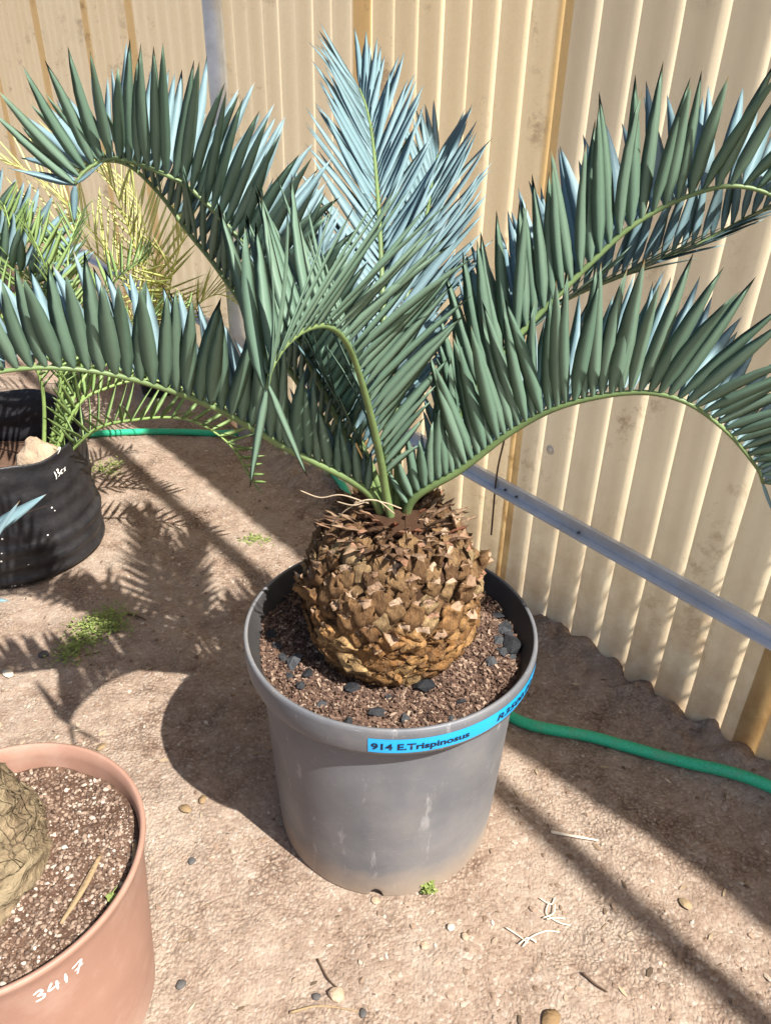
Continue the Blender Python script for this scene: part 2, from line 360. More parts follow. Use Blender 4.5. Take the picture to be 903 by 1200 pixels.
def free(x, y, m=0.0):
    if np.hypot(x-PC[0], y-PC[1]) < .2+m or np.hypot(x-TC[0], y-TC[1]) < .175+m or np.hypot(x-BC[0], y-BC[1]) < .235+m: return False
    return x*WN[0]+y*WN[1] > WOFF+.012
Xs = []
while len(Xs) < 8000:
    x, y = rng.uniform(-1.4, 1.0), .28+rng.beta(1.1, 1.6)*2.2
    if not free(x, y): continue
    s = .0022+.0085*rng.random()**4
    if vnoise(np.array([x*6]), np.array([y*6]), 21)[0] < rng.uniform(-.5, .35): continue
    Xs.append((rng.integers(8), rand_rot(.5)*np.array([s*rng.uniform(.8, 1.6), s, s*rng.uniform(.6, 1)]), np.array([x, y, gz(x, y)+s*.1])))
tag(batch('soil_crumbs', RV, RF, Xs, CLOD, smooth=False), 'loose tan soil crumbs and grit scattered over the ground', 'soil crumbs', kind='stuff')

Xs = []
while len(Xs) < 700:
    x, y = rng.uniform(-1.3, .95), .3+rng.beta(1.1, 1.6)*2.0
    if not free(x, y, .004): continue
    L = .004+.016*rng.random()**2.5; Xs.append((0, rand_rot(.25)*np.array([L, L*rng.uniform(.12, .5), .0009]), np.array([x, y, gz(x, y)+.0022])))
FLK = mat_island('plant_litter_flakes', [(0, (.07, .05, .035)), (.4, (.20, .14, .09)), (.8, (.38, .29, .19)), (1, (.62, .55, .42))])
tag(batch('leaf_litter', [np.array([[-.5, -.2, 0], [0, -.5, .6], [.5, -.1, .2], [.4, .3, 0], [-.1, .5, .5], [-.5, .2, .1], [0, 0, -.9]])], [[(0, 1, 4, 5), (1, 2, 3, 4), (0, 6, 1), (1, 6, 2), (2, 6, 3), (3, 6, 4), (4, 6, 5), (5, 6, 0)]], Xs, FLK), 'fine dry plant litter sprinkled over the bare soil', 'plant litter', kind='stuff')

# ------------------------------------------------------------------ corrugated translucent wall
wall = empty('corrugated_wall', tuple(wall_pt(0, 0)))
tag(wall, 'tall cream translucent corrugated sheet wall behind the potted cycads', 'wall')
W0 = wall_pt(0, 0)
PITCHW, AMP, WTOP = .0757, .0092, 2.75
seams = [2.3, 1.62, .97, .31, -.36, -1.02, -1.585, -2.25, -2.82, -3.2, -3.72, -4.4, -5.1, -5.8, -6.5, -7.2, -7.9]
tones = [.2, .3, .1, .6, .15, .75, .35, .3, .45, .2, .4, .25, .4, .3, .3, .4]
for i in range(len(seams)-1):
    s1, s0 = seams[i]+.024, seams[i+1]-.024
    n = max(4, int((s1-s0)/PITCHW*14)); zs = np.linspace(-.12, WTOP+random.uniform(-.03, .03), 16); V = []; F = []
    ss = np.linspace(s0, s1, n+1); lift = .0035 if i % 2 else 0
    for z in zs:
        for s in ss:
            w = AMP*(1+.16*math.sin(round((s+.018)/PITCHW)*2.3))*math.cos(2*math.pi*(s+.018+.004*mnoise.noise(Vector((s*3, z*2.1, 3))))/PITCHW); w = AMP*math.tanh(1.3*w/AMP)/math.tanh(1.3)
            d = w+lift+.006*mnoise.noise(Vector((s*1.5, z*1.2, i)))
            V.append(WU*(s+.002*mnoise.noise(Vector((i, z*1.3, 5))))+WN*d+np.array([0, 0, z]))
    for a in range(len(zs)-1):
        for b in range(n): k = a*(n+1)+b; F.append((k, k+1, k+n+2, k+n+1))
    sh = link('sheet', mesh('sheet', V, F), WALL, wall); sh['tone'] = tones[i]; sh['clean'] = .62 if i <= 4 else .95
scrm = mat_simple('weathered_screw_cap', (.74, .68, .56), .5, .4)
def disc_geo(c, nrm, r, h, ns=12):
    c = np.asarray(c); nrm = np.asarray(nrm)
    return tube_geo([c, c+nrm*h*.6, c+nrm*h], [r, r, r*.55], ns, up=(0.1, .2, 1))
for (px, py) in ((645, 527),):
    d = ray(px, py); t_ = (WOFF+.009-CAM@WN)/(d@WN); p = CAM+t_*d-W0
    mb = MB(); mb.add(*disc_geo(p, WN, .011, .003)); mb.add(*disc_geo(p+WN*.003, WN, .005, .004, 6)); mb.build('screw_cap', scrm, wall)

V = [wall_pt(s_, z_, o_) for (o_, z_) in ((-.12, .0), (-.12, .03), (-3.2, .03), (-3.2, .0)) for s_ in (-9, 4)]  # unseen pale slab added outside to bounce light through the wall
tag(link('bounce_slab', mesh('bounce_slab', V, [(0, 1, 3, 2), (2, 3, 5, 4), (4, 5, 7, 6)]), mat_simple('bounce_slab_pale', (.50, .47, .42), .9, .2, bscale=60), smooth=False), kind='structure')

# post, rail and overhead pipe that carry the wall
def pipe(name, A, B, r, m, label, cat, group=None):
    A = np.asarray(A); B = np.asarray(B); V, F = tube_geo(np.linspace(A, B, 6), r, 20); o = link(name, mesh(name, V, F), m)
    for p in o.data.polygons:
        if len(p.vertices) > 4: p.use_smooth = False
    return tag(o, label, cat, group)
pipe('steel_post', wall_pt(-2.19, -.1, .042), wall_pt(-2.19, 2.84, .042), .027, GALV, 'round galvanised steel post standing against the cream wall', 'post')
pipe('overhead_pipe', wall_pt(2.4, 2.86, .13), wall_pt(-7.5, 2.86, .13), .026, GALV, 'horizontal galvanised pipe running overhead along the wall top', 'pipe')
for s in (1.3, -4.9):
    pipe('steel_post', wall_pt(s, -.1, .042), wall_pt(s, 2.84, .042), .027, GALV, 'outer galvanised steel post of the wall frame', 'post', 'outer wall posts')
prof = [(-.004, .0), (.018, .0), (.018, .004), (.0015, .0055), (.0015, .026), (.006, .0275), (.006, .034), (-.004, .034)]
rail = empty('steel_rail', tuple(wall_pt(-.9, .27, .016))); tag(rail, 'galvanised steel angle rail running low along the corrugated wall', 'rail')
R0 = wall_pt(-.9, .27, .016); ra = wall_pt(1.9, .222, .016); rb = wall_pt(-5.6, .42, .016); V = []; F = []
for k in range(41):
    p = ra+(rb-ra)*k/40
    for (a, b) in prof: V.append(p+WN*a*1.1+np.array([0, 0, b*.95])-R0)
npf = len(prof)
for k in range(40):
    for j in range(npf): j2 = (j+1) % npf; F.append((k*npf+j, k*npf+j2, (k+1)*npf+j2, (k+1)*npf+j))
F.append(tuple(range(npf))[::-1]); F.append(tuple(40*npf+j for j in range(npf)))
link('angle_bar', mesh('angle_bar', V, F), GALV, rail, smooth=False)
BOLT = mat_simple('dark_bolt', (.12, .11, .11), .5, .4, .6)
for (px, py) in ((592, 574), (605, 582), (678, 624), (784, 688)):
    d = ray(px, py); t_ = (WOFF+.019-CAM@WN)/(d@WN); p = CAM+t_*d-R0
    mb = MB(); mb.add(*disc_geo(p, WN, .0032, .003, 6)); mb.add(*tube_geo([p, p+WN*.006+np.array([0, 0, .001])], .0016, 6)); mb.build('bolt', BOLT, rail)
wr = [wall_pt(-1.045, .43, .012), wall_pt(-1.046, .34, .024), wall_pt(-1.052, .17, .014)]  # thin dark upright tube crossing the rail
tag(link('thin_dark_rod', mesh('thin_dark_rod', *tube_geo(catmull(wr, 6), .0022, 6)), DARKTW), 'short thin dark rod across the steel rail on the wall', 'wire')

# ------------------------------------------------------------------ green hose
hp = [(-2.2, 2.15), (-1.5, 2.30), (-1.03, 2.457), (-.77, 2.487), (-.5, 2.45), (-.32, 2.36), (-.16, 2.12), (-.03, 1.80), (.08, 1.50), (.17, 1.27), (.28, 1.146), (.435, 1.097), (.587, 1.037), (.728, .967), (.86, .87), (1.0, .70), (1.1, .5)]
hc = catmull([(x, y, 0) for x, y in hp], 12); hr = .0115
hc[:, 2] = [max(gz(x, y), gz(x+.01, y), gz(x-.01, y))+hr*.9 for x, y in hc[:, :2]]
hc[:, 2] = np.convolve(np.pad(hc[:, 2], 3, mode='edge'), np.ones(7)/7, 'valid')
tag(link('garden_hose', mesh('garden_hose', *tube_geo(hc, hr, 16)), HOSE), 'green braided garden hose lying on the soil along the wall', 'hose')

# ------------------------------------------------------------------ grey nursery pot
def lathe(prof, ns, zmod=None, closed=False):
    V = []; F = []
    for i, (r, z) in enumerate(prof):
        for k in range(ns):
            a = 2*math.pi*k/ns; zz = z+(zmod(i, a) if zmod else 0); V.append((r*math.cos(a), r*math.sin(a), zz))
    for i in range(len(prof)-1):
        for k in range(ns):
            k2 = (k+1) % ns; F.append((i*ns+k, i*ns+k2, (i+1)*ns+k2, (i+1)*ns+k))
    return V, F
def ang_of(px, py, c, z):
    p = on_z(px, py, z); return math.atan2(p[1]-c[1], p[0]-c[0])
pot = empty('grey_nursery_pot', (PC[0], PC[1], 0)); tag(pot, 'large weathered grey plastic nursery pot with blue price label on its rim', 'pot')
notch = [ang_of(440, 1052, PC, 0), ang_of(503, 1050, PC, 0), math.radians(-15), math.radians(-165), math.radians(60), math.radians(130)]
def nz(a):
    h = 0
    for b in notch:
        d = (a-b+math.pi) % (2*math.pi)-math.pi; w = .058
        if abs(d) < w: h = max(h, .017*math.sqrt(1-(d/w)**2))
    return h
RB = .187
def body_r(z): return RB+(.2035-RB)*(z/.37)**.85
prof = [(body_r(z), z) for z in (0, .008, .018, .03, .06, .12, .18, .24, .30, .345, .360)]+[(.205, .3620), (.2225, .3638), (.2245, .370), (.226, .385), (.2265, .405), (.2255, .411), (.223, .4135), (.2195, .412), (.2180, .405), (.2045, .378), (.197, .35)]
mod = lambda i, a: (nz(a) if i == 0 else max(0, nz(a)-prof[i][1]+.0012*i) if i < 4 else 0)
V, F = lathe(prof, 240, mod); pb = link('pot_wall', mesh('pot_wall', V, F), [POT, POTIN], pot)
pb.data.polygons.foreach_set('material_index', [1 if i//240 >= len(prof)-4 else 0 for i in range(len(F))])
# black sleeve added inside the pot, painted shade behind the drain holes
V, F = lathe([(RB-.004, .004), (body_r(.2)-.004, .2)], 64); link('drain_hole_shade', mesh('drain_hole_shade', V, F), BLACKBAG, pot)
ps = []
for i, r in enumerate(np.linspace(0, .2075, 34)):
    ps.append((r, .387))
V, F = lathe(ps[1:], 120); V = [np.array(v) for v in V]
for v in V:
    r = math.hypot(v[0], v[1]); v[2] += .012*mnoise.noise(Vector((v[0]*14, v[1]*14, 1)))+.006*mnoise.noise(Vector((v[0]*50, v[1]*50, 4)))-.012*(r/.21)**2
V.append(np.array([0, 0, .389])); F += [(k, (k+1) % 120, len(V)-1)[::-1] for k in range(120)]
F = [f[::-1] if len(f) == 3 else f for f in F]
link('soil', mesh('soil', V, F), SOIL, pot)
def psoil(x, y):
    r = math.hypot(x, y); return .387+.012*mnoise.noise(Vector((x*14, y*14, 1)))+.006*mnoise.noise(Vector((x*50, y*50, 4)))-.012*(r/.21)**2
BOXV = [np.array([[x, y, z] for z in (-.5, .5) for y in (-.5, .5) for x in (-.5, .5)])]
BOXF = [[(0, 2, 3, 1), (4, 5, 7, 6), (0, 1, 5, 4), (2, 6, 7, 3), (0, 4, 6, 2), (1, 3, 7, 5)]]
chipV = []; chipF = []
for k in range(6):
    b = BOXV[0].copy(); b[:, 0] *= 1; b += rng.uniform(-.18, .18, b.shape); chipV.append(b); chipF.append(BOXF[0])
Xs = []
while len(Xs) < 15000:
    r = .203*math.sqrt(rng.random()); a = rng.uniform(0, 2*math.pi); x, y = r*math.cos(a), r*math.sin(a)
    if r < .10: continue
    L = .002+.005*rng.random()**2+(.014*rng.random() if rng.random() < .04 else 0); Xs.append((rng.integers(6), rand_rot(1.0)*np.array([L, min(L*rng.uniform(.3, .8), .0035), min(L*rng.uniform(.2, .6), .0025)]), np.array([x, y, psoil(x, y)+rng.uniform(-.001, .004)])))
tag(batch('bark_mulch', chipV, chipF, Xs, CHIP, pot), kind='stuff')
# blue label and its print
z_l = .385
def rim_r(z): return np.interp(z, [.365, .370, .385, .405, .411], [.2215, .2245, .226, .2265, .2255])
a0, a1 = ang_of(432, 868, PC, z_l), ang_of(627, 783, PC, z_l)
V = []; F = []; na = 60
for k in range(na+1):
    a = a0+(a1-a0)*k/na
    for j in range(6): z = .3725+.0265*j/5; r = rim_r(z)+.0008; V.append((r*math.cos(a), r*math.sin(a), z))
for k in range(na):
    for j in range(5): F.append((k*6+j, (k+1)*6+j, (k+1)*6+j+1, k*6+j+1))
lab = link('price_label', mesh('price_label', V, F), BLUE, pot)
def wrap_text(txt, ang0, ang1, zb, height, name, parent, bold=.02, slant=0):
    cu = bpy.data.curves.new(name, 'FONT'); cu.body = txt; cu.size = 1; cu.offset = bold; cu.shear = slant; cu.resolution_u = 3
    tmp = bpy.data.objects.new(name, cu); col.objects.link(tmp); dg = bpy.context.evaluated_depsgraph_get()
    me = bpy.data.meshes.new_from_object(tmp.evaluated_get(dg)); bpy.data.objects.remove(tmp)
    co = np.array([v.co[:] for v in me.vertices]); x0, x1 = co[:, 0].min(), co[:, 0].max()
    for v, c in zip(me.vertices, co):
        a = ang0+(ang1-ang0)*(c[0]-x0)/(x1-x0); z = zb+c[1]*height; r = rim_r(z)+.0014; v.co = (r*math.cos(a), r*math.sin(a), z)
    me.materials.clear(); return link(name, me, INK, parent, smooth=False)
wrap_text('914 E.Trispinosus', ang_of(436, 866, PC, z_l), ang_of(548, 857, PC, z_l), .3795, .0165, 'printed_text', lab, .03)
wrap_text('R3500.00', ang_of(577, 838, PC, z_l), ang_of(622, 798, PC, z_l), .3795, .0165, 'printed_price', lab, .03, .15)
# charcoal lumps lying on the soil
CV, CF = rock_templates(5, 1, .3, .55)
char_px = [(498, 802, .022), (443, 832, .017), (411, 806, .015), (345, 775, .02), (332, 765, .014), (602, 752, .026), (590, 735, .018), (610, 728, .017), (588, 762, .014), (352, 804, .012), (476, 842, .011), (575, 775, .015), (318, 740, .012), (600, 712, .015), (408, 843, .012), (375, 822, .010), (598, 740, .014), (612, 745, .012), (585, 748, .016), (340, 790, .010), (362, 790, .013), (325, 752, .011), (455, 815, .009), (540, 822, .010), (530, 840, .008), (605, 765, .011)]
for i, (px, py, s) in enumerate(char_px):
    p = on_z(px, py, .387); x, y = p[0]-PC[0], p[1]-PC[1]
    r = math.hypot(x, y)
    if r > .19: x *= .19/r; y *= .19/r
    me = mesh('charcoal_lump', CV[i % 5]@(rand_rot(.4)*np.array([s*1.9, s*1.35, s*1.2])).T, CF[i % 5])
    o = link('charcoal_lump', me, CHAR, smooth=False); o.location = (PC[0]+x, PC[1]+y, psoil(x, y)+s*.32)
    tag(o, 'lump of charcoal lying on the bark mulch in the grey pot', 'charcoal', 'charcoal lumps in the grey pot')

# ------------------------------------------------------------------ leaflets
def leaflet_mesh(name, droop, falc, keel, mats, seg=6, base=.3, fold=0.0):
    V = []; F = []; MI = []
    xs = [0, .06, .22, .42, .64, .84, 1][:seg+1] if seg == 6 else list(np.linspace(0, 1, seg+1))
    def w(x): return (base+(1-base)*min(1, x/.22)**.8)*(1-max(0, (x-.38)/.62)**1.9)*.48
    for x in xs[:-1]:
        zc = droop*10*x*x; yo = falc*x*x; h = w(x); th = .04; kl = keel*.45
        V += [(x, yo-h, zc+kl*h), (x, yo, zc), (x, yo+h, zc+kl*h), (x, yo, zc-th)]
    V.append((1, falc, droop*10)); n = len(xs)-1
    for i in range(n-1):
        a, b = i*4, (i+1)*4
        F += [(a, b, b+1, a+1), (a+1, b+1, b+2, a+2), (a+2, b+2, b+3, a+3), (a+3, b+3, b, a)]; MI += [0, 0, 1, 1]
    a = (n-1)*4; T = n*4
    F += [(a, T, a+1), (a+1, T, a+2), (a+2, T, a+3), (a+3, T, a)]; MI += [0, 0, 1, 1]; F.append((0, 1, 2, 3)); MI.append(1)
    # wound so that the waxy face looks to +z
    me = mesh(name, V, F); me.polygons.foreach_set('material_index', MI)
    me.polygons.foreach_set('use_smooth', np.ones(len(F), bool))
    for m in mats: me.materials.append(m)
    return me, np.array(V), F, MI
# droop positive: bends to the waxy side, falc: towards the frond tip
LV = [leaflet_mesh('leaflet', d, f, k, [LEAF_TOP, LEAF_UND]) for d, f, k in ((.02, .3, .35), (.07, .55, .45), (-.03, .15, .3), (.10, .8, .4), (-.06, .45, .5), (.04, -.2, .4), (.0, 1.1, .45), (.13, .2, .35))]
LV_S = [leaflet_mesh('leaflet', d, f, k, [LEAF_TOP_I, LEAF_UND_I]) for d, f, k in ((.02, .3, .35), (.07, .55, .45), (-.03, .15, .3), (.10, .8, .4), (-.06, .45, .5), (.04, -.2, .4), (.0, 1.1, .45), (.13, .2, .35))]

def frond_frames(P, n):
    Q = catmull(P, 10); Q, L = resample(Q, n); T = np.gradient(Q, axis=0); T /= np.linalg.norm(T, axis=1)[:, None]
    return Q, T, L
def frond(P, root, npairs, Lmax, W, keel=(60, 60), roll=0.0, ang=(78, 48), start=.12, r0=.0062, endL=.45, jitter=1.0, lenp=None, rach=RACHIS, rname='frond', outward=None, axis0=None, droopv=None, turned=0):
    """returns rachis object and a list of leaflet transforms; P in world, geometry local to root"""
    rl = np.array(root.location)
    Q, T, L = frond_frames(P, 90)
    u = np.linspace(0, 1, 90); rad = r0*(1-.78*u**.8)+.0006; rad[:4] *= [1.7, 1.45, 1.25, 1.1]
    V, F = tube_geo(Q-rl, rad, 8); ro = link(rname, mesh(rname, V, F), rach, root)
    axisv = np.array([Q[-1][0]-Q[0][0], Q[-1][1]-Q[0][1], 0]) if outward is None else np.array(outward, float)
    axisv /= np.linalg.norm(axisv)
    # sideways vector is fixed per frond (rachis bends in its own vertical plane), so the waxy side never flips over at the tip
    side = np.cross(axisv, (0, 0, 1.0)); items = []
    ts = start+(1-start)*np.linspace(0, 1, npairs)**.96
    for i, t in enumerate(ts):
        k = t*89; i0 = min(88, int(k)); fr = k-i0; p = Q[i0]*(1-fr)+Q[i0+1]*fr; tt = T[i0]*(1-fr)+T[i0+1]*fr; tt /= np.linalg.norm(tt)
        B = side-(side@tt)*tt; B /= np.linalg.norm(B); N = np.cross(B, tt); N /= np.linalg.norm(N)
        v = (t-start)/(1-start)
        rr = math.radians(roll if not isinstance(roll, tuple) else roll[0]+(roll[1]-roll[0])*v); c, s = math.cos(rr), math.sin(rr); B, N = c*B+s*N, -s*B+c*N
        prof = min(1, .38+v*3.2)*(1-(1-endL)*max(0, (v-.55)/.45)**1.6) if lenp is None else lenp(v)
        for sd_ in (-1, 1):
            a = math.radians((ang(v) if callable(ang) else ang[0]+(ang[1]-ang[0])*v)+jitter*random.gauss(0, 3)); kk = math.radians(keel[0]+(keel[1]-keel[0])*v+jitter*random.gauss(0, 3.5))
            d = math.cos(a)*tt+math.sin(a)*(sd_*B*math.cos(kk)+N*math.sin(kk))
            if droopv is not None: d = d+np.array([0, 0, droopv])
            d /= np.linalg.norm(d)
            Yv = tt-(tt@d)*d; Yv /= np.linalg.norm(Yv); Zv = np.cross(d, Yv); want = N-sd_*B*.8
            flip = Zv@want < 0
            if flip: Zv = -Zv
            tw = math.radians(jitter*random.gauss(0, 6)); Yt = math.cos(tw)*Yv+math.sin(tw)*Zv; Zt = -math.sin(tw)*Yv+math.cos(tw)*Zv
            if sd_ == turned: Yt, Zt = -Yt, -Zt      # a row twisted over so that its green face looks out
            if flip: Yt = -Yt     # keep the frame right handed; falcate bend mirrored by variant choice below
            Ln = Lmax*prof*random.uniform(.9, 1.07); Wn = W*(.55+.45*prof)*random.uniform(.88, 1.1)
            A = np.stack([d*Ln, Yt*Wn, Zt*Wn], 1); p0 = p+sd_*B*rad[i0]*.7+N*rad[i0]*.35
            items.append((random.randrange(8), A, p0-rl, flip, ro))
    return ro, items
def place_leaflets(root, items, nmax, small_name='leaflets', meshes=None, meshes_s=None):
    meshes = meshes or LV; meshes_s = meshes_s or LV_S
    rl = np.array(root.location); sc = []
    for it in items:
        a = it[2]+rl; b = a+it[1][:, 0]; ax, ay, az = to_px(a); bx, by, bz = to_px(b)
        ins = (-15 < (ax+bx)/2 < 918) and (-15 < (ay+by)/2 < 1215) and min(az, bz) > .05
        # broadside size as seen: length times width projected on the view
        vd = ((a+b)/2-CAM); vd /= np.linalg.norm(vd); zn = it[1][:, 2]/np.linalg.norm(it[1][:, 2])
        near = 1.0/np.linalg.norm((a+b)/2-CAM)
        sc.append((math.hypot(ax-bx, ay-by)*(.25+abs(zn@vd))*near*near) if ins else 0)
    order = np.argsort(sc)[::-1]; solo = set(order[:nmax]); Vr = []; Fr = []; Mr = []; b = 0
    for j, (vi, A, p, flip, ro) in enumerate(items):
        if j in solo and sc[j] > 0:
            o = bpy.data.objects.new('leaflet', meshes[vi][0]); col.objects.link(o); o.parent = ro
            m = Matrix.Identity(4)
            for r in range(3):
                for c in range(3): m[r][c] = A[r, c]
                m[r][3] = p[r]
            o.matrix_local = m
        else:
            me, V, F, MI = meshes_s[vi]; Vr.append(V@A.T+p); Fr.extend([tuple(x+b for x in f) for f in F]); Mr += MI; b += len(V)
    if Vr:
        me = mesh(small_name, np.vstack(Vr), Fr); me.polygons.foreach_set('material_index', Mr)
        o = link(small_name, me, meshes_s[0][0].materials[:], root); o['kind'] = 'stuff'; return o
def pxs(pts): return [on_y(*p) for p in pts]

# ------------------------------------------------------------------ main cycad
cyc = empty('cycad_plant', (PC[0], PC[1], .385)); tag(cyc, 'blue-green cycad with thick scaly trunk and arching fronds in grey pot', 'cycad')
CB = .237
def caud_r(h):  # h 0..1 from soil to crown
    return np.interp(h, [-.1, 0, .1, .25, .45, .65, .8, .92, 1.02], [.094, .104, .124, .137, .138, .129, .114, .092, .04])
V, F = lathe([(caud_r(h)-.014, h*CB-.015) for h in np.linspace(-.08, .97, 26)]+[(.052, CB*.965-.008), (.028, CB*.98-.004), (.006, CB*.985-.002)], 64); F.append(tuple(28*64+k for k in range(64)))
V = [np.array(v)*np.array([1+.06*mnoise.noise(Vector((v[0]*9, v[1]*9, v[2]*9))), 1, 1]) for v in V]
caud = link('trunk', mesh('trunk', V, F), BARKDARK, cyc)
def base_mesh(kind, seed):
    rs = random.Random(seed); bm = bmesh.new()
    # rhombic leaf base, x = sideways, y = along the trunk (up), z = outwards
    lo = rs.uniform(.6, 1.25)
    if kind == 'flat': rings = [(1.3, 0, -.012), (1.2, .0, .000), (1.0, .002, .005), (.66, .006, .0075), (.3, .010, .0078)]
    elif kind == 'mid': rings = [(1.2, 0, -.012), (1.08, .001, .002), (.86, .005, .009), (.66, .010, .013*lo), (.50, .014, .015*lo)]
    else: rings = [(1.1, 0, -.012), (1.0, .001, .004), (.84, .006, .012), (.74, .013, .020*lo), (.68, .018, .026*lo)]
    nv = 8; prev = None
    for ri, (s, up, out) in enumerate(rings):
        vs = []
        for k in range(nv):
            a = 2*math.pi*k/nv+math.pi/nv*0; sh = .0225 if k % 2 == 0 else .0165
            x = math.cos(a)*sh*s*1.02; y = math.sin(a)*sh*(.66 if kind == 'flat' else .82-.11*max(0, ri-1) if kind == 'stub' else .78)*s+up
            if ri >= 3: x += rs.uniform(-.0045, .0045); y += rs.uniform(-.0045, .0045); o_ = out+rs.uniform(-.0085, .0065)*(1 if kind != 'flat' else .3)
            else: o_ = out+rs.uniform(-.0025, .0025)
            vs.append(bm.verts.new((x+rs.uniform(-.0022, .0022), y+rs.uniform(-.0022, .0022), o_)))
        if prev:
            for k in range(nv): bm.faces.new((prev[k], prev[(k+1) % nv], vs[(k+1) % nv], vs[k]))
        prev = vs
    f = bm.faces.new(prev)
    if kind != 'flat':
        c = bm.verts.new((prev[0].co+prev[4].co)/2+Vector((0, -.001, -.004))); bm.faces.remove(f)
        for k in range(nv): g = bm.faces.new((prev[k], prev[(k+1) % nv], c)); g.material_index = 1
    bmesh.ops.subdivide_edges(bm, edges=bm.edges[:], cuts=1, smooth=.55, use_grid_fill=True)
    for v in bm.verts:
        q_ = v.co*1.0; n1 = mnoise.noise(q_*110+Vector((seed, 0, 0))); n2 = mnoise.noise(Vector((q_.x*420, q_.y*120, q_.z*120))+Vector((0, seed, 0)))
        v.co += Vector((.0012*n2, .0016*n1, .0026*n1+.0016*n2))*(1 if v.co.z > -.006 else 0)
    me = bpy.data.meshes.new('leaf_base'); bm.to_mesh(me); bm.free(); me.materials.append(BARK); me.materials.append(TORN)
    me.polygons.foreach_set('use_smooth', np.ones(len(me.polygons), bool)); return me
BM = {k: [base_mesh(k, i+100*j) for i in range(14)] for j, k in enumerate(('flat', 'mid', 'stub'))}
NB = 285
for i in range(NB):
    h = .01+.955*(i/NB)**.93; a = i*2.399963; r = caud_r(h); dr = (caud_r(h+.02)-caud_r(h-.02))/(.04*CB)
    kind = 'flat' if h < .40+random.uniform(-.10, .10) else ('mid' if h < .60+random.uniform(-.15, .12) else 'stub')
    if h > .9: kind = 'mid' if random.random() < .5 else 'stub'
    er = np.array([math.cos(a), math.sin(a), 0]); et = np.array([-math.sin(a), math.cos(a), 0]); nz_ = 1/math.sqrt(1+dr*dr)
    outv = er*nz_+np.array([0, 0, -dr*nz_]); upv = np.cross(outv, et)*1.0
    tilt = random.gauss(0, .22); upv = upv*math.cos(tilt)+et*math.sin(tilt); et2 = np.cross(upv, outv)
    s = .83*random.uniform(.72, 1.25)*(1.2 if kind == 'flat' else 1)*(.62+.38*min(1, r/.12)); sz = s*random.uniform(.75, 1.25)
    # stubs lean upwards
    lean = {'flat': .05, 'mid': .2, 'stub': .42}[kind]+random.gauss(0, .22); o2 = outv*math.cos(lean)+upv*math.sin(lean); u2 = np.cross(o2, et2)
    o = bpy.data.objects.new('leaf_base', BM[kind][random.randrange(14)]); col.objects.link(o); o.parent = caud
    p = er*(r-.011+random.uniform(-.004, .003))+et*random.gauss(0, .003)+np.array([0, 0, h*CB-.012]); m = Matrix.Identity(4)
    for q_ in range(3): m[q_][0] = et2[q_]*s; m[q_][1] = u2[q_]*s; m[q_][2] = o2[q_]*sz; m[q_][3] = p[q_]
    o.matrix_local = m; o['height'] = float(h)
# pointed papery scales round the crown
SCALEM = mat_random('papery_crown_scale', [(0, (.07, .04, .025)), (.5, (.17, .10, .06)), (.85, (.36, .25, .16)), (1, (.26, .09, .05))], .8, (60, .6))
def spike_mesh(seed):
    rs = random.Random(seed); V = []; F = []
    n = 5
    for i in range(n):
        t = i/n; w = .011*(1-t)**.8+.0012; b = .012*t*t*rs.uniform(.5, 1.8)
        V += [(-w, t*.05, b-.002), (0, t*.05, b+.0025), (w, t*.05, b-.002), (0, t*.05, b-.0035)]
    V.append((rs.uniform(-.004, .004), .052, .012))
    for i in range(n-1):
        a, b = 4*i, 4*i+4
        for k in range(4): F.append((a+k, a+(k+1) % 4, b+(k+1) % 4, b+k))
    a = 4*(n-1); T = 4*n
    for k in range(4): F.append((a+k, a+(k+1) % 4, T))
    return mesh('crown_scale', V, F)
SP = [spike_mesh(i) for i in range(4)]
for m_ in SP: m_.materials.append(SCALEM)
for i in range(125):
    a = i*2.399963+.5; rr = .016+.074*(i/125)**.55+random.uniform(-.006, .006); z = CB*.985-.014-.38*max(0, rr-.045)
    er = np.array([math.cos(a), math.sin(a), 0]); et = np.array([-math.sin(a), math.cos(a), 0]); tl = .35+9*(rr-.016)*random.uniform(.6, 1.4)
    up = np.array([0, 0, 1])*math.cos(tl)+er*math.sin(tl); out = er*math.cos(tl)-np.array([0, 0, 1])*math.sin(tl); s = random.uniform(.4, .85)
    o = bpy.data.objects.new('crown_scale', SP[i % 4]); col.objects.link(o); o.parent = caud; m = Matrix.Identity(4); e2 = np.cross(up, out)
    for q_ in range(3): m[q_][0] = e2[q_]*s; m[q_][1] = up[q_]*s; m[q_][2] = out[q_]*s; m[q_][3] = (er*rr+np.array([0, 0, z]))[q_]
    o.matrix_local = m
# wiry dead fibres across the crown
for i, pts in enumerate([[(388, 615, .85), (405, 598, .835), (428, 586, .83), (450, 589, .84), (470, 596, .85)], [(395, 588, .84), (415, 592, .83), (440, 586, .835), (462, 602, .835)], [(352, 575, .86), (375, 583, .85), (400, 580, .845), (432, 590, .84)], [(476, 598, .838), (475, 615, .825), (477, 640, .812)]]):
    C_ = catmull([on_y(*p) for p in pts], 8)-np.array(cyc.location); link('dead_fibre', mesh('dead_fibre', *tube_geo(C_, .0009, 5)), DEADF if i < 3 else BARKDARK, cyc)

crown = np.array([PC[0], PC[1], .605])
def fr(pts, base_off, **kw):
    P = [crown+np.array([base_off[0]*.6, base_off[1]*.6, -.02])]+pxs(pts); return frond(P, cyc, **kw)
items = []
FR = {}
def add(pts, off, **kw): r, it = fr(pts, off, **kw); items.extend(it)
# front left
add([(428, 574, .925), (330, 522, .90), (250, 477, .87), (150, 443, .83), (60, 431, .80), (-20, 440, .78), (-100, 470, .765)], (-.02, 0), npairs=40, Lmax=.140, W=.0192, keel=(60, 58), roll=-13, outward=(-.97, -.2, 0), ang=(46, 82), start=.12)
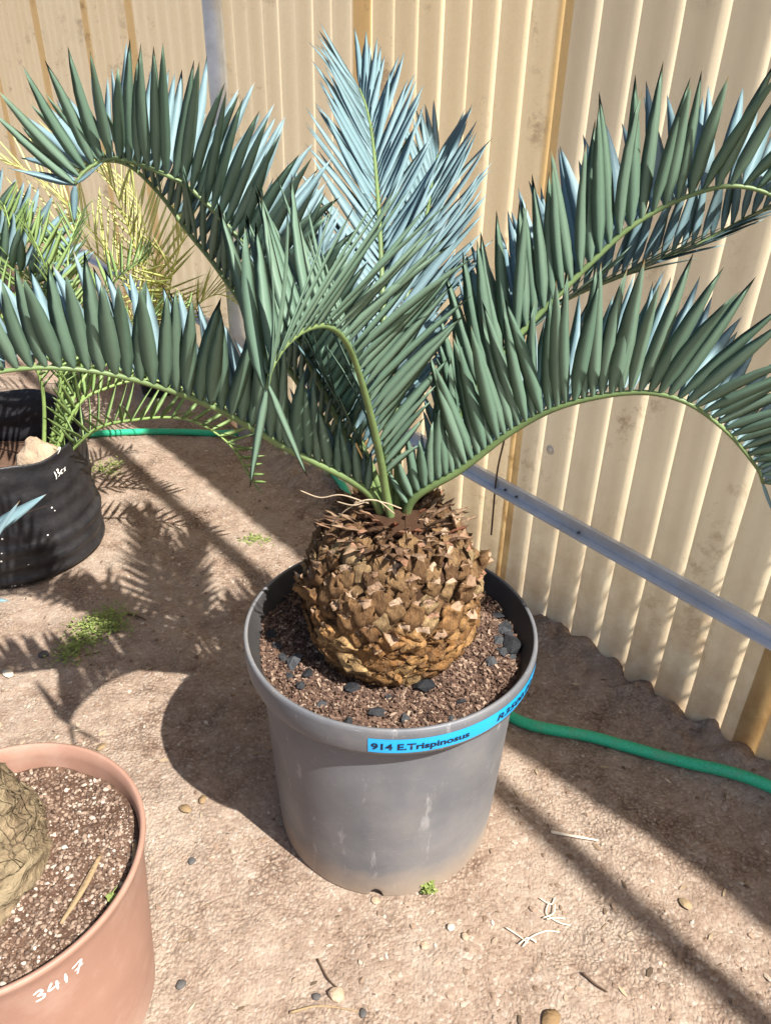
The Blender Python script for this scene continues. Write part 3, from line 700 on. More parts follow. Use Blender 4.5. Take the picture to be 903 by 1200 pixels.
# front right
add([(486, 583, .93), (540, 550, .915), (600, 505, .90), (660, 475, .88), (740, 460, .855), (800, 470, .835), (850, 505, .82), (886, 548, .81), (893, 566, .808)], (.02, 0), npairs=50, Lmax=.165, W=.0172, keel=(58, 55), roll=20, outward=(.96, -.25, 0), ang=(56, 84), start=.08, endL=.35)
# right, high
add([(487, 570, .945), (530, 500, .955), (575, 430, .965), (620, 380, .975), (690, 310, .985), (740, 265, .99), (800, 232, .99), (860, 218, .985), (915, 236, .98), (955, 285, .975)], (.02, .01), npairs=42, Lmax=.165, W=.0184, keel=(58, 55), roll=18, outward=(1, .05, 0), ang=(44, 78), start=.16)
# right, behind, seen on its waxy side
add([(482, 565, .96), (540, 470, 1.0), (600, 398, 1.04), (660, 352, 1.07), (740, 318, 1.09), (820, 285, 1.10), (890, 248, 1.10), (945, 236, 1.10)], (.02, .02), npairs=42, Lmax=.125, W=.0145, keel=(52, 52), roll=-28, outward=(.95, .25, 0), ang=(60, 55), start=.2)
# left, high arch
add([(436, 572, .95), (395, 490, .965), (350, 400, .975), (316, 337, .985), (282, 283, .99), (233, 230, 1.0), (199, 207, 1.0), (143, 187, 1.0), (120, 189, .995), (100, 200, .985), (88, 216, .975)], (-.02, .01), npairs=48, Lmax=.158, W=.0152, keel=(60, 56), roll=-8, outward=(-1, .12, 0), ang=(50, 92), start=.2, endL=.7)
# left, behind
add([(436, 574, .965), (400, 525, .985), (348, 446, 1.01), (299, 379, 1.035), (272, 339, 1.05), (246, 303, 1.06), (219, 270, 1.07), (186, 226, 1.08), (149, 193, 1.09), (112, 190, 1.10), (85, 205, 1.1)], (-.02, .02), npairs=38, Lmax=.14, W=.0135, keel=(66, 58), roll=6, outward=(-.95, .3, 0), ang=(54, 84), start=.2, endL=.6)
# back, two seen on the waxy side
add([(455, 560, .955), (452, 480, .985), (450, 400, 1.02), (447, 320, 1.075), (443, 240, 1.15), (437, 170, 1.235), (430, 130, 1.295), (421, 104, 1.34)], (-.005, .02), npairs=44, Lmax=.165, W=.0125, keel=(14, 20), outward=(-.12, 1, 0), ang=(50, 16), start=.25, endL=.8)
add([(466, 560, .955), (464, 480, .99), (468, 400, 1.045), (480, 330, 1.10), (493, 283, 1.145), (502, 240, 1.195), (508, 200, 1.255), (513, 182, 1.29)], (.005, .02), npairs=42, Lmax=.155, W=.0125, keel=(14, 22), outward=(.2, 1, 0), ang=(52, 18), start=.25, endL=.75)
# middle, arching towards the viewer
add([(452, 578, .92), (446, 540, .90), (435, 490, .87), (418, 430, .83), (402, 396, .79), (382, 382, .75), (357, 387, .71), (334, 406, .675), (318, 432, .65), (313, 455, .64)], (0, -.02), npairs=32, Lmax=.158, W=.0178, keel=(46, 62), outward=(-.45, -.9, 0), ang=lambda v: 44+108*v**2.2, turned=1, start=.2, endL=.9)
# inner left
add([(444, 570, .955), (420, 515, .97), (397, 470, .98), (375, 430, .99), (355, 397, 1.0), (338, 360, 1.02), (324, 315, 1.05), (318, 282, 1.08)], (-.01, .01), npairs=34, Lmax=.15, W=.0145, keel=(52, 50), outward=(-.6, .6, 0), ang=(55, 30), start=.22, endL=.8)
FRONDS = [o for o in col.objects if o.parent == cyc and o.name.startswith('frond')]
def loose(fi, a, b, w, droop=0, sgn=1):
    """a single leaflet of frond fi from one photo point to another"""
    A_, B_ = on_y(*a), on_y(*b); d = B_-A_; L = np.linalg.norm(d); d /= L; Zv = sgn*np.array([.3, -.6, .6]); Zv -= (Zv@d)*d; Zv /= np.linalg.norm(Zv)
    items.append((droop, np.stack([d*L, np.cross(Zv, d)*w, Zv*w], 1), A_-np.array(cyc.location), False, FRONDS[fi]))
for a, b, w in (((313, 452, .64), (291, 574, .62), .0085), ((314, 450, .64), (361, 562, .63), .0075), ((313, 455, .64), (302, 420, .66), .010)): loose(8, a, b, w, 5, -1)
for a, b, w in (((88, 216, .975), (9, 196, .95), .006), ((88, 217, .975), (85, 262, .97), .009), ((90, 215, .975), (122, 192, .97), .006), ((90, 213, .977), (18, 162, .96), .008)): loose(4, a, b, w, 0)
for a, b, w in (((892, 565, .808), (905, 604, .80), .007), ((889, 556, .809), (912, 540, .80), .008), ((889, 556, .809), (915, 560, .80), .007)): loose(1, a, b, w, 5)
place_leaflets(cyc, items, 300)

# ------------------------------------------------------------------ terracotta pot with a smaller cycad
tp = empty('terracotta_plastic_pot', (TC[0], TC[1], 0)); tag(tp, 'salmon terracotta-coloured plastic pot with white handwritten number', 'pot')
def trad(z): return .150+(TR_-.005-.150)*(z/TH)
V, F = lathe([(trad(z), z) for z in (.0, .01, .08, .16, .24, .29)]+[(TR_-.004, .305), (TR_, .314), (TR_, .319), (TR_-.003, .3205), (TR_-.0065, .319), (TR_-.0095, .30), (.161, .25)], 160)
link('pot_wall', mesh('pot_wall', V, F), TERRA, tp)
TS = .286
def tsoil(x, y): return TS+.010*mnoise.noise(Vector((x*11, y*11, 7)))+.004*mnoise.noise(Vector((x*60, y*60, 2)))
V, F = lathe([(r, TS) for r in np.linspace(.004, .1665, 26)], 96); V = [(v[0], v[1], tsoil(v[0], v[1])) for v in V]
F.append(tuple(range(96))); link('soil', mesh('soil', V, [f for f in F]), SOIL, tp)
Xs = []
while len(Xs) < 8500:
    r = .163*math.sqrt(rng.random()); a = rng.uniform(0, 2*math.pi); x, y = r*math.cos(a), r*math.sin(a)
    s = .002+.0055*rng.random()**3; Xs.append((rng.integers(8), rand_rot(.8)*np.array([s*1.3, s, s]), np.array([x, y, tsoil(x, y)+s*.12])))
tag(batch('potting_grit', RV, RF, Xs, GRIT, tp, smooth=True), kind='stuff')
def ribbon(strokes, fn, width, thick=.0006):
    """flat painted strokes; fn maps (u,v) in metres on the surface to a point, drawn as thin tubes pressed on the surface"""
    mb = MB()
    for st in strokes:
        P = catmull(st, 5); n = len(P); V = []; F = []
        T = np.gradient(P, axis=0); T /= np.linalg.norm(T, axis=1)[:, None]+1e-9
        for i in range(n):
            w = width*(.75+.5*random.random())*(.55 if i in (0, n-1) else 1); o_ = np.array([-T[i][1], T[i][0]])*w/2
            V += [fn(*(P[i]-o_)), fn(*(P[i]+o_))]
        for i in range(n-1): F.append((2*i, 2*i+2, 2*i+3, 2*i+1))
        mb.add(V, F)
    return mb
def on_terra(a0, z0):
    def f(u, v):
        z = z0+v; r = (trad(z) if z < .29 else np.interp(z, [.29, .305, .314, .32], [trad(.29), TR_-.004, TR_, TR_]))+.0008; a = a0+u/r
        return (r*math.cos(a), r*math.sin(a), z)
    return f
a_t = ang_of(40, 1166, TC, .265); num = [[(.000, .017), (.007, .020), (.009, .015), (.004, .011), (.010, .008), (.008, .002), (.000, .002)],
  [(.020, .020), (.015, .008), (.027, .010)], [(.025, .018), (.024, .000)], [(.035, .019), (.034, .001)], [(.043, .018), (.055, .021), (.050, .010), (.047, .001)], [(.045, .010), (.056, .012)]]
ribbon(num, on_terra(a_t, .262), .0030).build('handwritten_number', WHITEP, tp)
c2 = empty('potted_cycad', (TC[0]-.060, TC[1]+.010, TS)); tag(c2, 'cycad with pale folded smooth trunk in the terracotta pot', 'cycad')
ns, nh = 90, 60; V = []; F = []
for i in range(nh+1):
    h = i/nh; z = -.02+.17*h; r = np.interp(h, [0, .1, .3, .55, .8, .95, 1], [.106, .112, .108, .095, .074, .050, .022])
    for k in range(ns):
        a = 2*math.pi*k/ns; tw = a+2.2*h
        f_ = mnoise.fractal(Vector((math.cos(tw)*3.2, math.sin(tw)*3.2, h*3.4)), 1, 2, 4)
        rid = abs(mnoise.noise(Vector((math.cos(tw)*4, math.sin(tw)*4, h*5+3))))
        rr = r*(1+.06*f_+.10*rid)-.009*max(0, 1-abs(mnoise.noise(Vector((math.cos(tw)*2.6, math.sin(tw)*2.6, h*2.2+8))))*9)
        V.append((rr*math.cos(a), rr*math.sin(a), z+.006*f_))
for i in range(nh):
    for k in range(ns): k2 = (k+1) % ns; F.append((i*ns+k, i*ns+k2, (i+1)*ns+k2, (i+1)*ns+k))
F.append(tuple(nh*ns+k for k in range(ns))); link('trunk', mesh('trunk', V, F), SMOOTHBARK, c2)
its = []
c2c = np.array(c2.location)+np.array([0, 0, .14])
def add2(dirv, rise, reach, **kw):
    d = np.array([*dirv, 0.]); d /= np.linalg.norm(d); P = [c2c+d*reach*t+np.array([0, 0, rise*(1-(1-t)**2)-.55*rise*max(0, t-.6)**2/.16*.5]) for t in np.linspace(.03, 1, 7)]
    r, it = frond(P, c2, outward=d, **kw); its.extend(it)
for dv, ri, re in (((-1, .2), .35, .4), ((-.75, -.7), .3, .35), ((-.9, .75), .4, .35), ((-.5, 1), .42, .26)):
    add2(dv, ri, re, npairs=30, Lmax=.12, W=.017, keel=(45, 35), ang=(62, 45), start=.15)
ro2, it2 = frond([c2c, *pxs([(-70, 760, .60), (-62, 700, .61), (-50, 655, .63), (-38, 625, .65)])], c2, outward=(.2, .9, 0), npairs=14, Lmax=.13, W=.016, keel=(20, 20), ang=(70, 60), start=.55)
its.extend([q_ for k_, q_ in enumerate(it2) if k_ % 2 == 0])
for a, b, w in (((-48, 648, .63), (57, 578, .67), .0165), ((-50, 690, .61), (26, 584, .64), .011), ((-62, 705, .61), (14, 703, .62), .012)):
    A_, B_ = on_y(*a), on_y(*b); d = B_-A_; L = np.linalg.norm(d); d /= L; Zv = np.array([.2, -.5, .8]); Zv -= (Zv@d)*d; Zv /= np.linalg.norm(Zv)
    its.append((5, np.stack([d*L, np.cross(Zv, d)*w, Zv*w], 1), A_-np.array(c2.location), False, ro2))
place_leaflets(c2, its, 40)
st_ = [on_z(165*0+119, 1003, TS+.006), on_z(100, 1040, TS+.007), on_z(72, 1085, TS+.006)]
def strip(name, pts, w, m, label, cat, lift=.001, group=None, th=.0005):
    P = catmull(pts, 6); n = len(P); T = np.gradient(P, axis=0); V = []; F = []
    for i in range(n):
        t = i/(n-1); s = np.cross(T[i], (0, 0, 1)); s /= np.linalg.norm(s); ww = w*(.25+.75*math.sin(math.pi*min(.98, max(.02, t*.85+.08))))/2
        for dz in (th, -th*.3): V += [P[i]-s*ww+np.array([0, 0, lift+dz]), P[i]+s*ww+np.array([0, 0, lift+dz+.001])]
    for i in range(n-1):
        a, b = 4*i, 4*i+4; F += [(a, b, b+1, a+1), (a+2, a+3, b+3, b+2), (a, a+2, b+2, b), (a+1, b+1, b+3, a+3)]
    F += [(0, 1, 3, 2), (4*n-4, 4*n-2, 4*n-1, 4*n-3)]
    return tag(link(name, mesh(name, V, F), m), label, cat, group)
strip('dry_leaflet', st_, .0075, DRY, 'long tan dry leaflet lying on grit in terracotta pot', 'dry leaf', .003)
strip('dry_leaflet', [on_z(158, 990, TS+.004), on_z(160, 1003, TS+.004), on_z(157, 1015, TS+.004)], .009, DRY, 'small olive leaf scrap against the terracotta pot wall', 'dry leaf', .003)

# ------------------------------------------------------------------ weeds
def leafy(name, centers, n, size, spread, m, label, cat, height=.012, loc=None):
    """low ground-hugging weed: stems plus many small leaves"""
    Lx = np.array([[0, -.12, 0], [.35, -.32, .05], [.7, -.3, .05], [1, 0, 0], [.7, .3, .05], [.35, .32, .05], [0, .12, 0], [.5, 0, -.02]]); Lf = [(0, 1, 7), (1, 2, 7), (2, 3, 7), (3, 4, 7), (4, 5, 7), (5, 6, 7), (6, 0, 7)]
    root = empty(name, loc); Xs = []; rl = np.array(loc)
    for _ in range(n):
        c = centers[rng.integers(len(centers))]; x = c[0]+rng.normal()*spread; y = c[1]+rng.normal()*spread*.9; z = (c[2] if len(c) > 2 else gz(x, y))+rng.random()*height
        s = size*rng.uniform(.6, 1.3); Xs.append((0, rand_rot(.9)*s, np.array([x, y, z])-rl))
    o = batch('leaves', [Lx], [Lf], Xs, m, root); o['kind'] = 'stuff'
    mb = MB()
    for _ in range(max(4, n//14)):
        c = centers[rng.integers(len(centers))]; p = np.array([c[0], c[1], (c[2] if len(c) > 2 else gz(c[0], c[1]))+.001]); q_ = p+np.array([rng.normal()*spread, rng.normal()*spread, rng.random()*height*.8]); mb.add(*tube_geo([p-rl, (p+q_)/2-rl+np.array([0, 0, .003]), q_-rl], .0007, 4))
    st = mb.build('stems', m, root); return tag(root, label, cat)
wc = [on_z(x, y)[:2] for x, y in ((75, 772), (85, 758), (98, 748), (110, 740), (118, 735), (130, 730), (122, 722), (135, 720), (105, 752), (90, 768), (140, 738), (128, 742), (100, 735))]
p = on_z(105, 750); leafy('ground_weed', wc, 1000, .0068, .019, WEED, 'spreading patch of bright green weed on bare soil', 'weed', .016, (p[0], p[1], gz(p[0], p[1])))
wc = [on_z(x, y)[:2] for x, y in ((292, 632), (300, 630), (310, 633))]; p = on_z(300, 632)
leafy('ground_weed', wc, 130, .006, .016, WEED, 'thin sprig of pale weed in the sunlit soil behind the pot', 'weed', .008, (p[0], p[1], gz(p[0], p[1])))
wc = [on_z(x, y)[:2] for x, y in ((118, 550), (135, 545), (128, 555))]; p = on_z(125, 550)
leafy('ground_weed', wc, 200, .007, .02, WEED, 'small dark weed growing beside the black bag', 'weed', .02, (p[0], p[1], gz(p[0], p[1])))
a_ = notch[1]; wcp = np.array([PC[0]+.186*math.cos(a_), PC[1]+.186*math.sin(a_)])
leafy('drain_weed', [(wcp[0], wcp[1], .004), (wcp[0], wcp[1], .010), (wcp[0]+.006, wcp[1]-.006, .003)], 110, .0065, .0055, WEED, 'tuft of weed sprouting from drain hole of the grey pot', 'weed', .012, (wcp[0], wcp[1], 0))
p = on_z(131, 1057, TS); leafy('seedling', [(p[0], p[1], TS+.006)], 10, .0085, .003, WEED, 'tiny green seedling beside the wall of the terracotta pot', 'seedling', .004, (p[0], p[1], TS))

# ------------------------------------------------------------------ black planting bag
bag = empty('planting_bag', (BC[0], BC[1], 0)); tag(bag, 'crumpled black plastic planting bag with white paint marks', 'planting bag')
BHT = .34; ns, nh = 150, 46; V = []; F = []
def bagpt(a, h, inner=0):
    r = np.interp(h, [0, .05, .25, .6, .85, 1], [.214, .226, .229, .227, .226, .229])
    fold = .006*mnoise.noise(Vector((math.cos(a)*2, math.sin(a)*2, h*9)))+.005*mnoise.noise(Vector((math.cos(a)*1.2, math.sin(a)*1.2, h*3+4)))+.004*math.sin(h*46+3*mnoise.noise(Vector((math.cos(a), math.sin(a), 9))))*(1 if h < .4 else .3)
    top = BHT+.018*mnoise.noise(Vector((math.cos(a)*1.7, math.sin(a)*1.7, 3)))-.018*math.sin(a)*-1
    return ((r+fold-inner)*math.cos(a), (r+fold-inner)*math.sin(a), h*top)
for i in range(nh+1):
    for k in range(ns): V.append(bagpt(2*math.pi*k/ns, i/nh))
for i in range(16):
    for k in range(ns): V.append(bagpt(2*math.pi*k/ns, 1-i/15*.45, .004+.004*min(1, i/3)))
for i in range(nh+16):
    for k in range(ns): k2 = (k+1) % ns; F.append((i*ns+k, i*ns+k2, (i+1)*ns+k2, (i+1)*ns+k))
link('bag_wall', mesh('bag_wall', V, F), BLACKBAG, bag)
BS = .205
V, F = lathe([(r, BS) for r in np.linspace(.004, .225, 20)], 72); V = [(v[0], v[1], v[2]+.02*mnoise.noise(Vector((v[0]*8, v[1]*8, 2)))) for v in V]; F.append(tuple(range(72)))
link('soil', mesh('soil', V, F), SOIL, bag)
def on_bag(a0, h0):
    def f(u, v):
        a = a0+u/.23; p_ = np.array(bagpt(a, (h0+v)/BHT)); e = np.array([math.cos(a), math.sin(a), 0])*.0015; return tuple(p_+e)
    return f
p_ = on_y(82, 560, BC[1]-.14); a_b = math.atan2(p_[1]-BC[1], p_[0]-BC[0])
ribbon([[(.002, .018), (.004, .004), (.003, -.004)], [(.009, .018), (.014, .018), (.011, .011), (.017, .006), (.010, -.001)], [(.027, .011), (.021, .010), (.021, .002), (.027, .002)], [(.031, .011), (.037, .001)], [(.037, .012), (.031, .001)]], on_bag(a_b, p_[2]-.008), .0028).build('paint_mark', WHITEP, bag)
p_ = on_y(92, 531, BC[1]-.12); a_b2 = math.atan2(p_[1]-BC[1], p_[0]-BC[0])
ribbon([[(0, .006), (.005, .010), (.010, .008), (.005, .002), (-.002, -.003)]], on_bag(a_b2, p_[2]-.004), .0035).build('paint_mark', WHITEP, bag)
mb = MB()
for (px, py) in ((45, 597), (15, 705-20), (18, 683), (27, 688), (3, 650), (3, 640), (70, 636), (98, 612), (2, 680), (33, 660), (90, 607), (3, 625)):
    q_ = on_y(px, py, BC[1]-.19); a = math.atan2(q_[1]-BC[1], q_[0]-BC[0]); h = max(.02, q_[2]/BHT); b = np.array(bagpt(a, h))+np.array([math.cos(a), math.sin(a), 0])*.0008
    mb.add(*disc_geo(b, np.array([math.cos(a), math.sin(a), 0]), random.uniform(.0012, .003), .0008, 7))
mb.build('paint_specks', WHITEP, bag)['kind'] = 'stuff'
# a knobbly rock in the bag
bm = bmesh.new(); bmesh.ops.create_icosphere(bm, subdivisions=4, radius=.055)
for v in bm.verts: v.co *= 1+.25*mnoise.noise(v.co*18)+.22*mnoise.noise(v.co*45+Vector((3, 0, 0)))+.10*mnoise.noise(v.co*110); v.co.z *= 1.35
me = bpy.data.meshes.new('buff_rock'); bm.to_mesh(me); bm.free(); o = link('buff_rock', me, STONE); p = on_y(42, 512, BC[1]-.06); o.location = (p[0], p[1], BS+.062)
tag(o, 'knobbly buff rock sitting on the soil in the black bag', 'rock')

# narrow leaved plants
G1 = mat_leaf('narrow_green_leaf', (.17, .27, .09), (.25, .36, .13), .45, .4, .2, (.33, .45, .08), island=True)
G2 = mat_leaf('narrow_green_leaf_under', (.14, .22, .08), (.21, .30, .11), .5, .3, .2, (.33, .45, .08), island=True)
Y1 = mat_leaf('yellow_green_leaf', (.58, .62, .22), (.74, .74, .36), .45, .4, .25, (.60, .60, .10), island=True)
Y2 = mat_leaf('yellow_green_leaf_under', (.52, .58, .2), (.66, .68, .30), .5, .3, .25, (.60, .60, .10), island=True)
GST = mat_simple('green_stalk', (.22, .32, .10), .45, .4, vary=.2); YST = mat_simple('yellow_stalk', (.50, .52, .16), .45, .4, vary=.15)
def nar(m1, m2): return [leaflet_mesh('leaflet', d, f, k, [m1, m2], base=.5) for d, f, k in ((-.05, .3, .3), (.05, .6, .3), (-.12, .1, .3), (.02, -.3, .3), (-.08, .8, .3), (.08, .2, .3), (-.03, -.1, .3), (0, .4, .3))]
NG, NY = nar(G1, G2), nar(Y1, Y2)
bp = empty('bag_cycad', (BC[0]+.12, BC[1]-.02, BS)); tag(bp, 'narrow-leaved green cycad growing in the black planting bag', 'cycad'); its = []
b0 = np.array([BC[0]+.12, BC[1]-.02, BS-.005])
def addp(root, b0, pts, ms, its, **kw):
    P = [b0]+[on_y(*p) for p in pts]; r, it = frond(P, root, **kw); its.extend(it)
kw = dict(W=.0105, jitter=1.6, rach=GST, r0=.006)
addp(bp, b0, [(105, 508, 1.72), (160, 492, 1.70), (220, 492, 1.70), (268, 520, 1.70), (296, 565, 1.70)], NG, its, npairs=26, Lmax=.105, keel=(55, 35), ang=(70, 55), start=.12, outward=(1, 0, 0), **kw)
addp(bp, b0, [(69, 470, 1.76), (69, 400, 1.78), (60, 330, 1.80), (30, 260, 1.80)], NG, its, npairs=26, Lmax=.13, keel=(30, 35), ang=(60, 40), start=.42, outward=(-1, .2, 0), **kw)
addp(bp, b0, [(50, 455, 1.74), (20, 400, 1.72), (-20, 340, 1.70), (-60, 310, 1.7)], NG, its, npairs=24, Lmax=.13, keel=(35, 35), ang=(60, 45), start=.45, outward=(-1, -.2, 0), **kw)
addp(bp, b0, [(95, 470, 1.85), (130, 420, 1.92), (175, 375, 2.0), (220, 360, 2.05)], NG, its, npairs=26, Lmax=.12, keel=(30, 30), ang=(60, 45), start=.25, outward=(1, .5, 0), **kw)
addp(bp, b0, [(85, 470, 1.8), (110, 430, 1.86), (150, 415, 1.9), (190, 430, 1.92), (225, 460, 1.92)], NG, its, npairs=26, Lmax=.11, keel=(30, 30), ang=(66, 50), start=.2, outward=(1, .2, 0), **kw)
addp(bp, b0, [(78, 440, 1.82), (85, 370, 1.9), (80, 300, 1.98), (95, 250, 2.04)], NG, its, npairs=24, Lmax=.12, keel=(30, 30), ang=(55, 40), start=.4, outward=(.3, 1, 0), **kw)
addp(bp, b0, [(88, 480, 1.78), (125, 455, 1.82), (170, 445, 1.86), (215, 455, 1.88), (250, 480, 1.88)], NG, its, npairs=26, Lmax=.12, keel=(45, 40), ang=(66, 50), start=.2, outward=(1, .2, 0), **kw)
addp(bp, b0, [(80, 460, 1.84), (100, 390, 1.95), (135, 330, 2.05), (175, 300, 2.1)], NG, its, npairs=26, Lmax=.13, keel=(30, 30), ang=(60, 45), start=.35, outward=(.7, .7, 0), **kw)
addp(bp, b0, [(74, 440, 1.80), (50, 360, 1.86), (20, 290, 1.9), (5, 240, 1.92)], NG, its, npairs=24, Lmax=.14, keel=(30, 30), ang=(55, 38), start=.4, outward=(-.6, .6, 0), **kw)
place_leaflets(bp, its, 24, meshes=NG, meshes_s=NG)
# yellow-green palm in a pot by the wall
yc = on_z(190, 458); yc = np.array([yc[0], yc[1], 0]); yb = empty('yellow_palm', (yc[0], yc[1], .12)); tag(yb, 'yellow-green feathery palm standing behind the cycads by the wall', 'palm'); its = []
yp = empty('black_nursery_pot', (yc[0], yc[1], 0)); tag(yp, 'small black nursery pot of the yellow-green palm by the wall', 'pot')
V, F = lathe([(.075, .0), (.088, .12), (.094, .122), (.094, .14), (.088, .14), (.082, .11)], 64); link('pot_wall', mesh('pot_wall', V, F), BLACKBAG, yp)
V, F = lathe([(.004, .123), (.04, .12), (.084, .12)], 48); F.append(tuple(range(48))); link('soil', mesh('soil', V, F), SOIL, yp)
y0 = yc[1]; b0 = np.array([yc[0], yc[1], .115]); kw = dict(W=.0085, jitter=1.6, rach=YST, r0=.005)
for pts, ow in (([(190, 400, y0), (172, 330, y0), (155, 280, y0-.05), (130, 215, y0-.1), (95, 190, y0-.15)], (-1, -.3, 0)),
                ([(196, 400, y0), (200, 330, y0), (225, 255, y0), (262, 205, y0-.02)], (1, 0, 0)),
                ([(188, 410, y0), (160, 350, y0), (115, 300, y0), (60, 262, y0-.05), (10, 250, y0-.1)], (-1, 0, 0)),
                ([(202, 410, y0), (225, 365, y0-.03), (255, 345, y0-.05), (285, 360, y0-.05)], (1, -.2, 0)),
                ([(192, 400, y0), (185, 330, y0+.05), (165, 250, y0+.08), (150, 215, y0+.1)], (-.4, .6, 0)),
                ([(186, 415, y0-.05), (150, 385, y0-.12), (110, 375, y0-.2), (70, 390, y0-.25)], (-1, -.5, 0)),
                ([(188, 405, y0), (150, 330, y0+.02), (95, 255, y0+.02), (40, 205, y0+.02), (5, 190, y0)], (-1, .1, 0))):
    pts = [(a_, b_, c_-.45*min(1, (i_+1)/2)) for i_, (a_, b_, c_) in enumerate(pts)]
    addp(yb, b0, pts, NY, its, npairs=30, Lmax=.19, keel=(25, 25), ang=(62, 34), start=.3, outward=ow, endL=.8, **kw)
place_leaflets(yb, its, 0, meshes=NY, meshes_s=NY)
op = empty('outside_shadow_palm', tuple(wall_pt(.35, .03, -.42))); tag(op, 'green feather palm added unseen behind the translucent wall to cast leaf shadows', 'palm'); its = []  # unseen palm, added so leaf shadows break up the bright wall streaks
ob = np.array(op.location)
for k, (ds, dn, hgt_) in enumerate(((-.75, .22, .9), (-.45, .26, 1.15), (-.1, .2, 1.3), (.35, .24, 1.2), (-.6, -.4, 1.0), (.5, -.35, 1.1), (.75, .18, .85))):
    P = [ob+WU*ds*t_+WN*dn*min(1, t_*1.4)+np.array([0, 0, hgt_*(1.75*t_-.85*t_*t_)]) for t_ in np.linspace(0, 1, 7)]
    r_, i_ = frond(P, op, npairs=26, Lmax=.22, W=.016, keel=(20, 20), ang=(62, 40), start=.25, jitter=1.6, rach=GST, outward=WU*ds+WN*dn); its.extend(i_)
place_leaflets(op, its, 0, meshes=NG, meshes_s=NG)
# blue cycad whose fronds come in from beyond the black bag
lc = np.array([-1.62, 1.95, 0]); lp = empty('black_nursery_pot', tuple(lc)); tag(lp, 'black nursery pot holding the broad-leaved blue cycad', 'pot')
V, F = lathe([(.15, 0), (.17, .3), (.182, .303), (.182, .33), (.172, .33), (.165, .28)], 72); link('pot_wall', mesh('pot_wall', V, F), BLACKBAG, lp)
V, F = lathe([(.004, .30), (.1, .3), (.166, .295)], 48); F.append(tuple(range(48))); link('soil', mesh('soil', V, F), SOIL, lp)
lb = empty('blue_cycad', (lc[0], lc[1], .3)); tag(lb, 'cycad with broad upright blue leaflets beyond the black bag', 'cycad'); its = []
V, F = lathe([(.07, -.01), (.085, .04), (.08, .1), (.05, .14), (.012, .15)], 40); V = [tuple(np.array(v)*(1+.12*mnoise.noise(Vector(v)*30))) for v in V]; F.append(tuple(160+k for k in range(40))); link('trunk', mesh('trunk', V, F), BARK, lb)
b0 = lc+np.array([0, 0, .43])
for pts, kp in (([(-150, 360, 1.9), (-90, 318, 1.88), (-30, 308, 1.86), (25, 318, 1.85), (60, 345, 1.84)], 66), ([(-160, 330, 2.0), (-110, 270, 2.05), (-40, 262, 2.1), (40, 285, 2.12), (85, 320, 2.14)], 60)):
    addp(lb, b0, pts, None, its, npairs=34, Lmax=.17, W=.026, keel=(kp, kp), ang=(60, 80), start=.2, outward=(1, -.1, 0), roll=3)
place_leaflets(lb, its, 30)

# ------------------------------------------------------------------ litter on the ground
def twig(px_pts, r, m, name, label, cat, group=None, lift=.002):
    P = [on_z(*p) for p in px_pts]; P = catmull([(q_[0], q_[1], gz(q_[0], q_[1])+lift+r) for q_ in P], 6)
    return tag(link(name, mesh(name, *tube_geo(P, np.linspace(r, r*.5, len(P)), 6)), m), label, cat, group)
mbp = [[(632, 1052), (645, 1058), (650, 1052)], [(643, 1056), (640, 1070), (655, 1080), (668, 1082)], [(592, 1088), (606, 1096), (618, 1106)], [(612, 1110), (622, 1098), (640, 1090), (655, 1091)], [(636, 1076), (648, 1070), (650, 1060)], [(607, 1108), (618, 1100), (628, 1104)], [(662, 1075), (650, 1076), (640, 1078)]]
rt = empty('dry_root', tuple(on_z(638, 1075))); rl = np.array(rt.location); tag(rt, 'tangle of pale dry roots on the soil before the pot', 'roots')
for pp in mbp:
    P = [on_z(*p) for p in pp]; P = catmull([(q_[0], q_[1], gz(q_[0], q_[1])+.003+random.uniform(0, .004)) for q_ in P], 6)-rl; link('rootlet', mesh('rootlet', *tube_geo(P, .0011, 5)), PALE, rt)
twig([(645, 976), (672, 980), (700, 985)], .003, PALE, 'dry_twig', 'pale curled dry stem on the sunlit soil strip', 'twig')
twig([(682, 1140), (695, 1152), (712, 1162)], .0022, DARKTW, 'dark_twig', 'curved dark twig on the soil beyond the long pipe shadow', 'twig')
twig([(372, 1020+105), (385, 1150), (400, 1165)], .0016, DARKTW, 'dark_twig', 'thin dark twig on the soil before the grey pot', 'twig')
twig([(150, 722), (162, 726), (172, 730)], .003, DARKTW, 'dark_twig', 'stubby dark twig beside the green weed patch', 'twig')
twig([(340, 1190), (375, 1183), (420, 1190)], .002, DRY, 'dry_stalk', 'tan dry stalk lying on soil in front of the pots', 'twig')
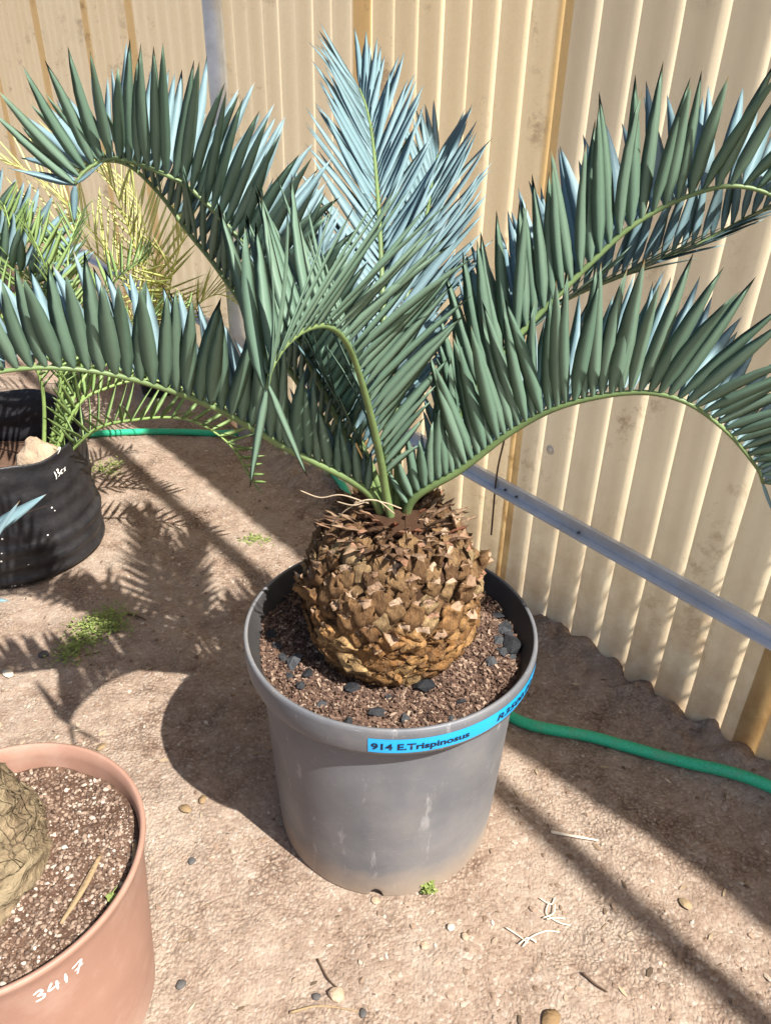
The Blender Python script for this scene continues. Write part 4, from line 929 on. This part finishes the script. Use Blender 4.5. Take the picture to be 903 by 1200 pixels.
twig([(100, 770), (118, 766)], .0018, DARKTW, 'dark_twig', 'short dark twig below the green weed patch', 'twig')
def leafbit(px, py, L, w, label, m=DRY):
    p = on_z(px, py); a = random.uniform(0, 6.28); d = np.array([math.cos(a), math.sin(a), 0])*L/2; z = max(gz(p[0], p[1]), gz(*(p-d)[:2]), gz(*(p+d)[:2]))+.002
    p[2] = z-.001; strip('dry_leaf_scrap', [p-d, p+np.array([0, 0, .001]), p+d], w*1.25, m, label, 'dry leaf', .002)
leafbit(218, 951, .024, .013, 'pale dry leaf scrap between the two pots')
leafbit(238, 940, .018, .010, 'small tan leaf scrap at the pot shadow edge')
leafbit(803, 1058, .022, .012, 'olive dry leaf scrap on the sunlit soil strip')
leafbit(645, 1195, .03, .018, 'broad grey-green dry leaf on soil at the pipe shadow')
leafbit(528, 1088, .012, .009, 'cream chip of leaf on soil before the drain weed', PALE)
leafbit(120, 880, .02, .012, 'pale leaf scrap beyond the terracotta pot')
leafbit(10, 790, .03, .016, 'curled cream leaf scrap near the dark grey pebble', PALE)
PV, PF = rock_templates(4, 2, .18, .7)
for i, (px, py, s, m, lab_) in enumerate([(51, 767, .022, GREYST, 'dark grey pebble beside the green weed patch'), (212, 1153, .013, GREYST, 'dark chip of stone on soil beside terracotta pot'), (425, 1191, .011, GREYST, 'small blue-grey pebble on soil at the dry stalk'), (371, 1170, .010, GREYST, 'small dark stone beside the tan clay lump'), (395, 1168, .022, STONE, 'flat tan clay lump on soil before the grey pot'), (497, 1108, .012, STONE, 'reddish flat clod before the drain hole'), (90, 775, .014, STONE, 'tan clod at the edge of the weed patch'), (440, 1055, .012, STONE, 'brown clod lying in the drain hole'), (545, 1098, .012, STONE, 'pale stone chip beside the drain weed'), (225, 1010, .012, GREYST, 'grey stone chip on the sunlit soil by the pot')]):
    p = on_z(px, py); me = mesh('stone', PV[i % 4]@(rand_rot(.4)*np.array([s*1.2, s, s*.7])).T, PF[i % 4]); o = link('pebble', me, m); o.location = (p[0], p[1], gz(p[0], p[1])+s*.14); tag(o, lab_, 'pebble')
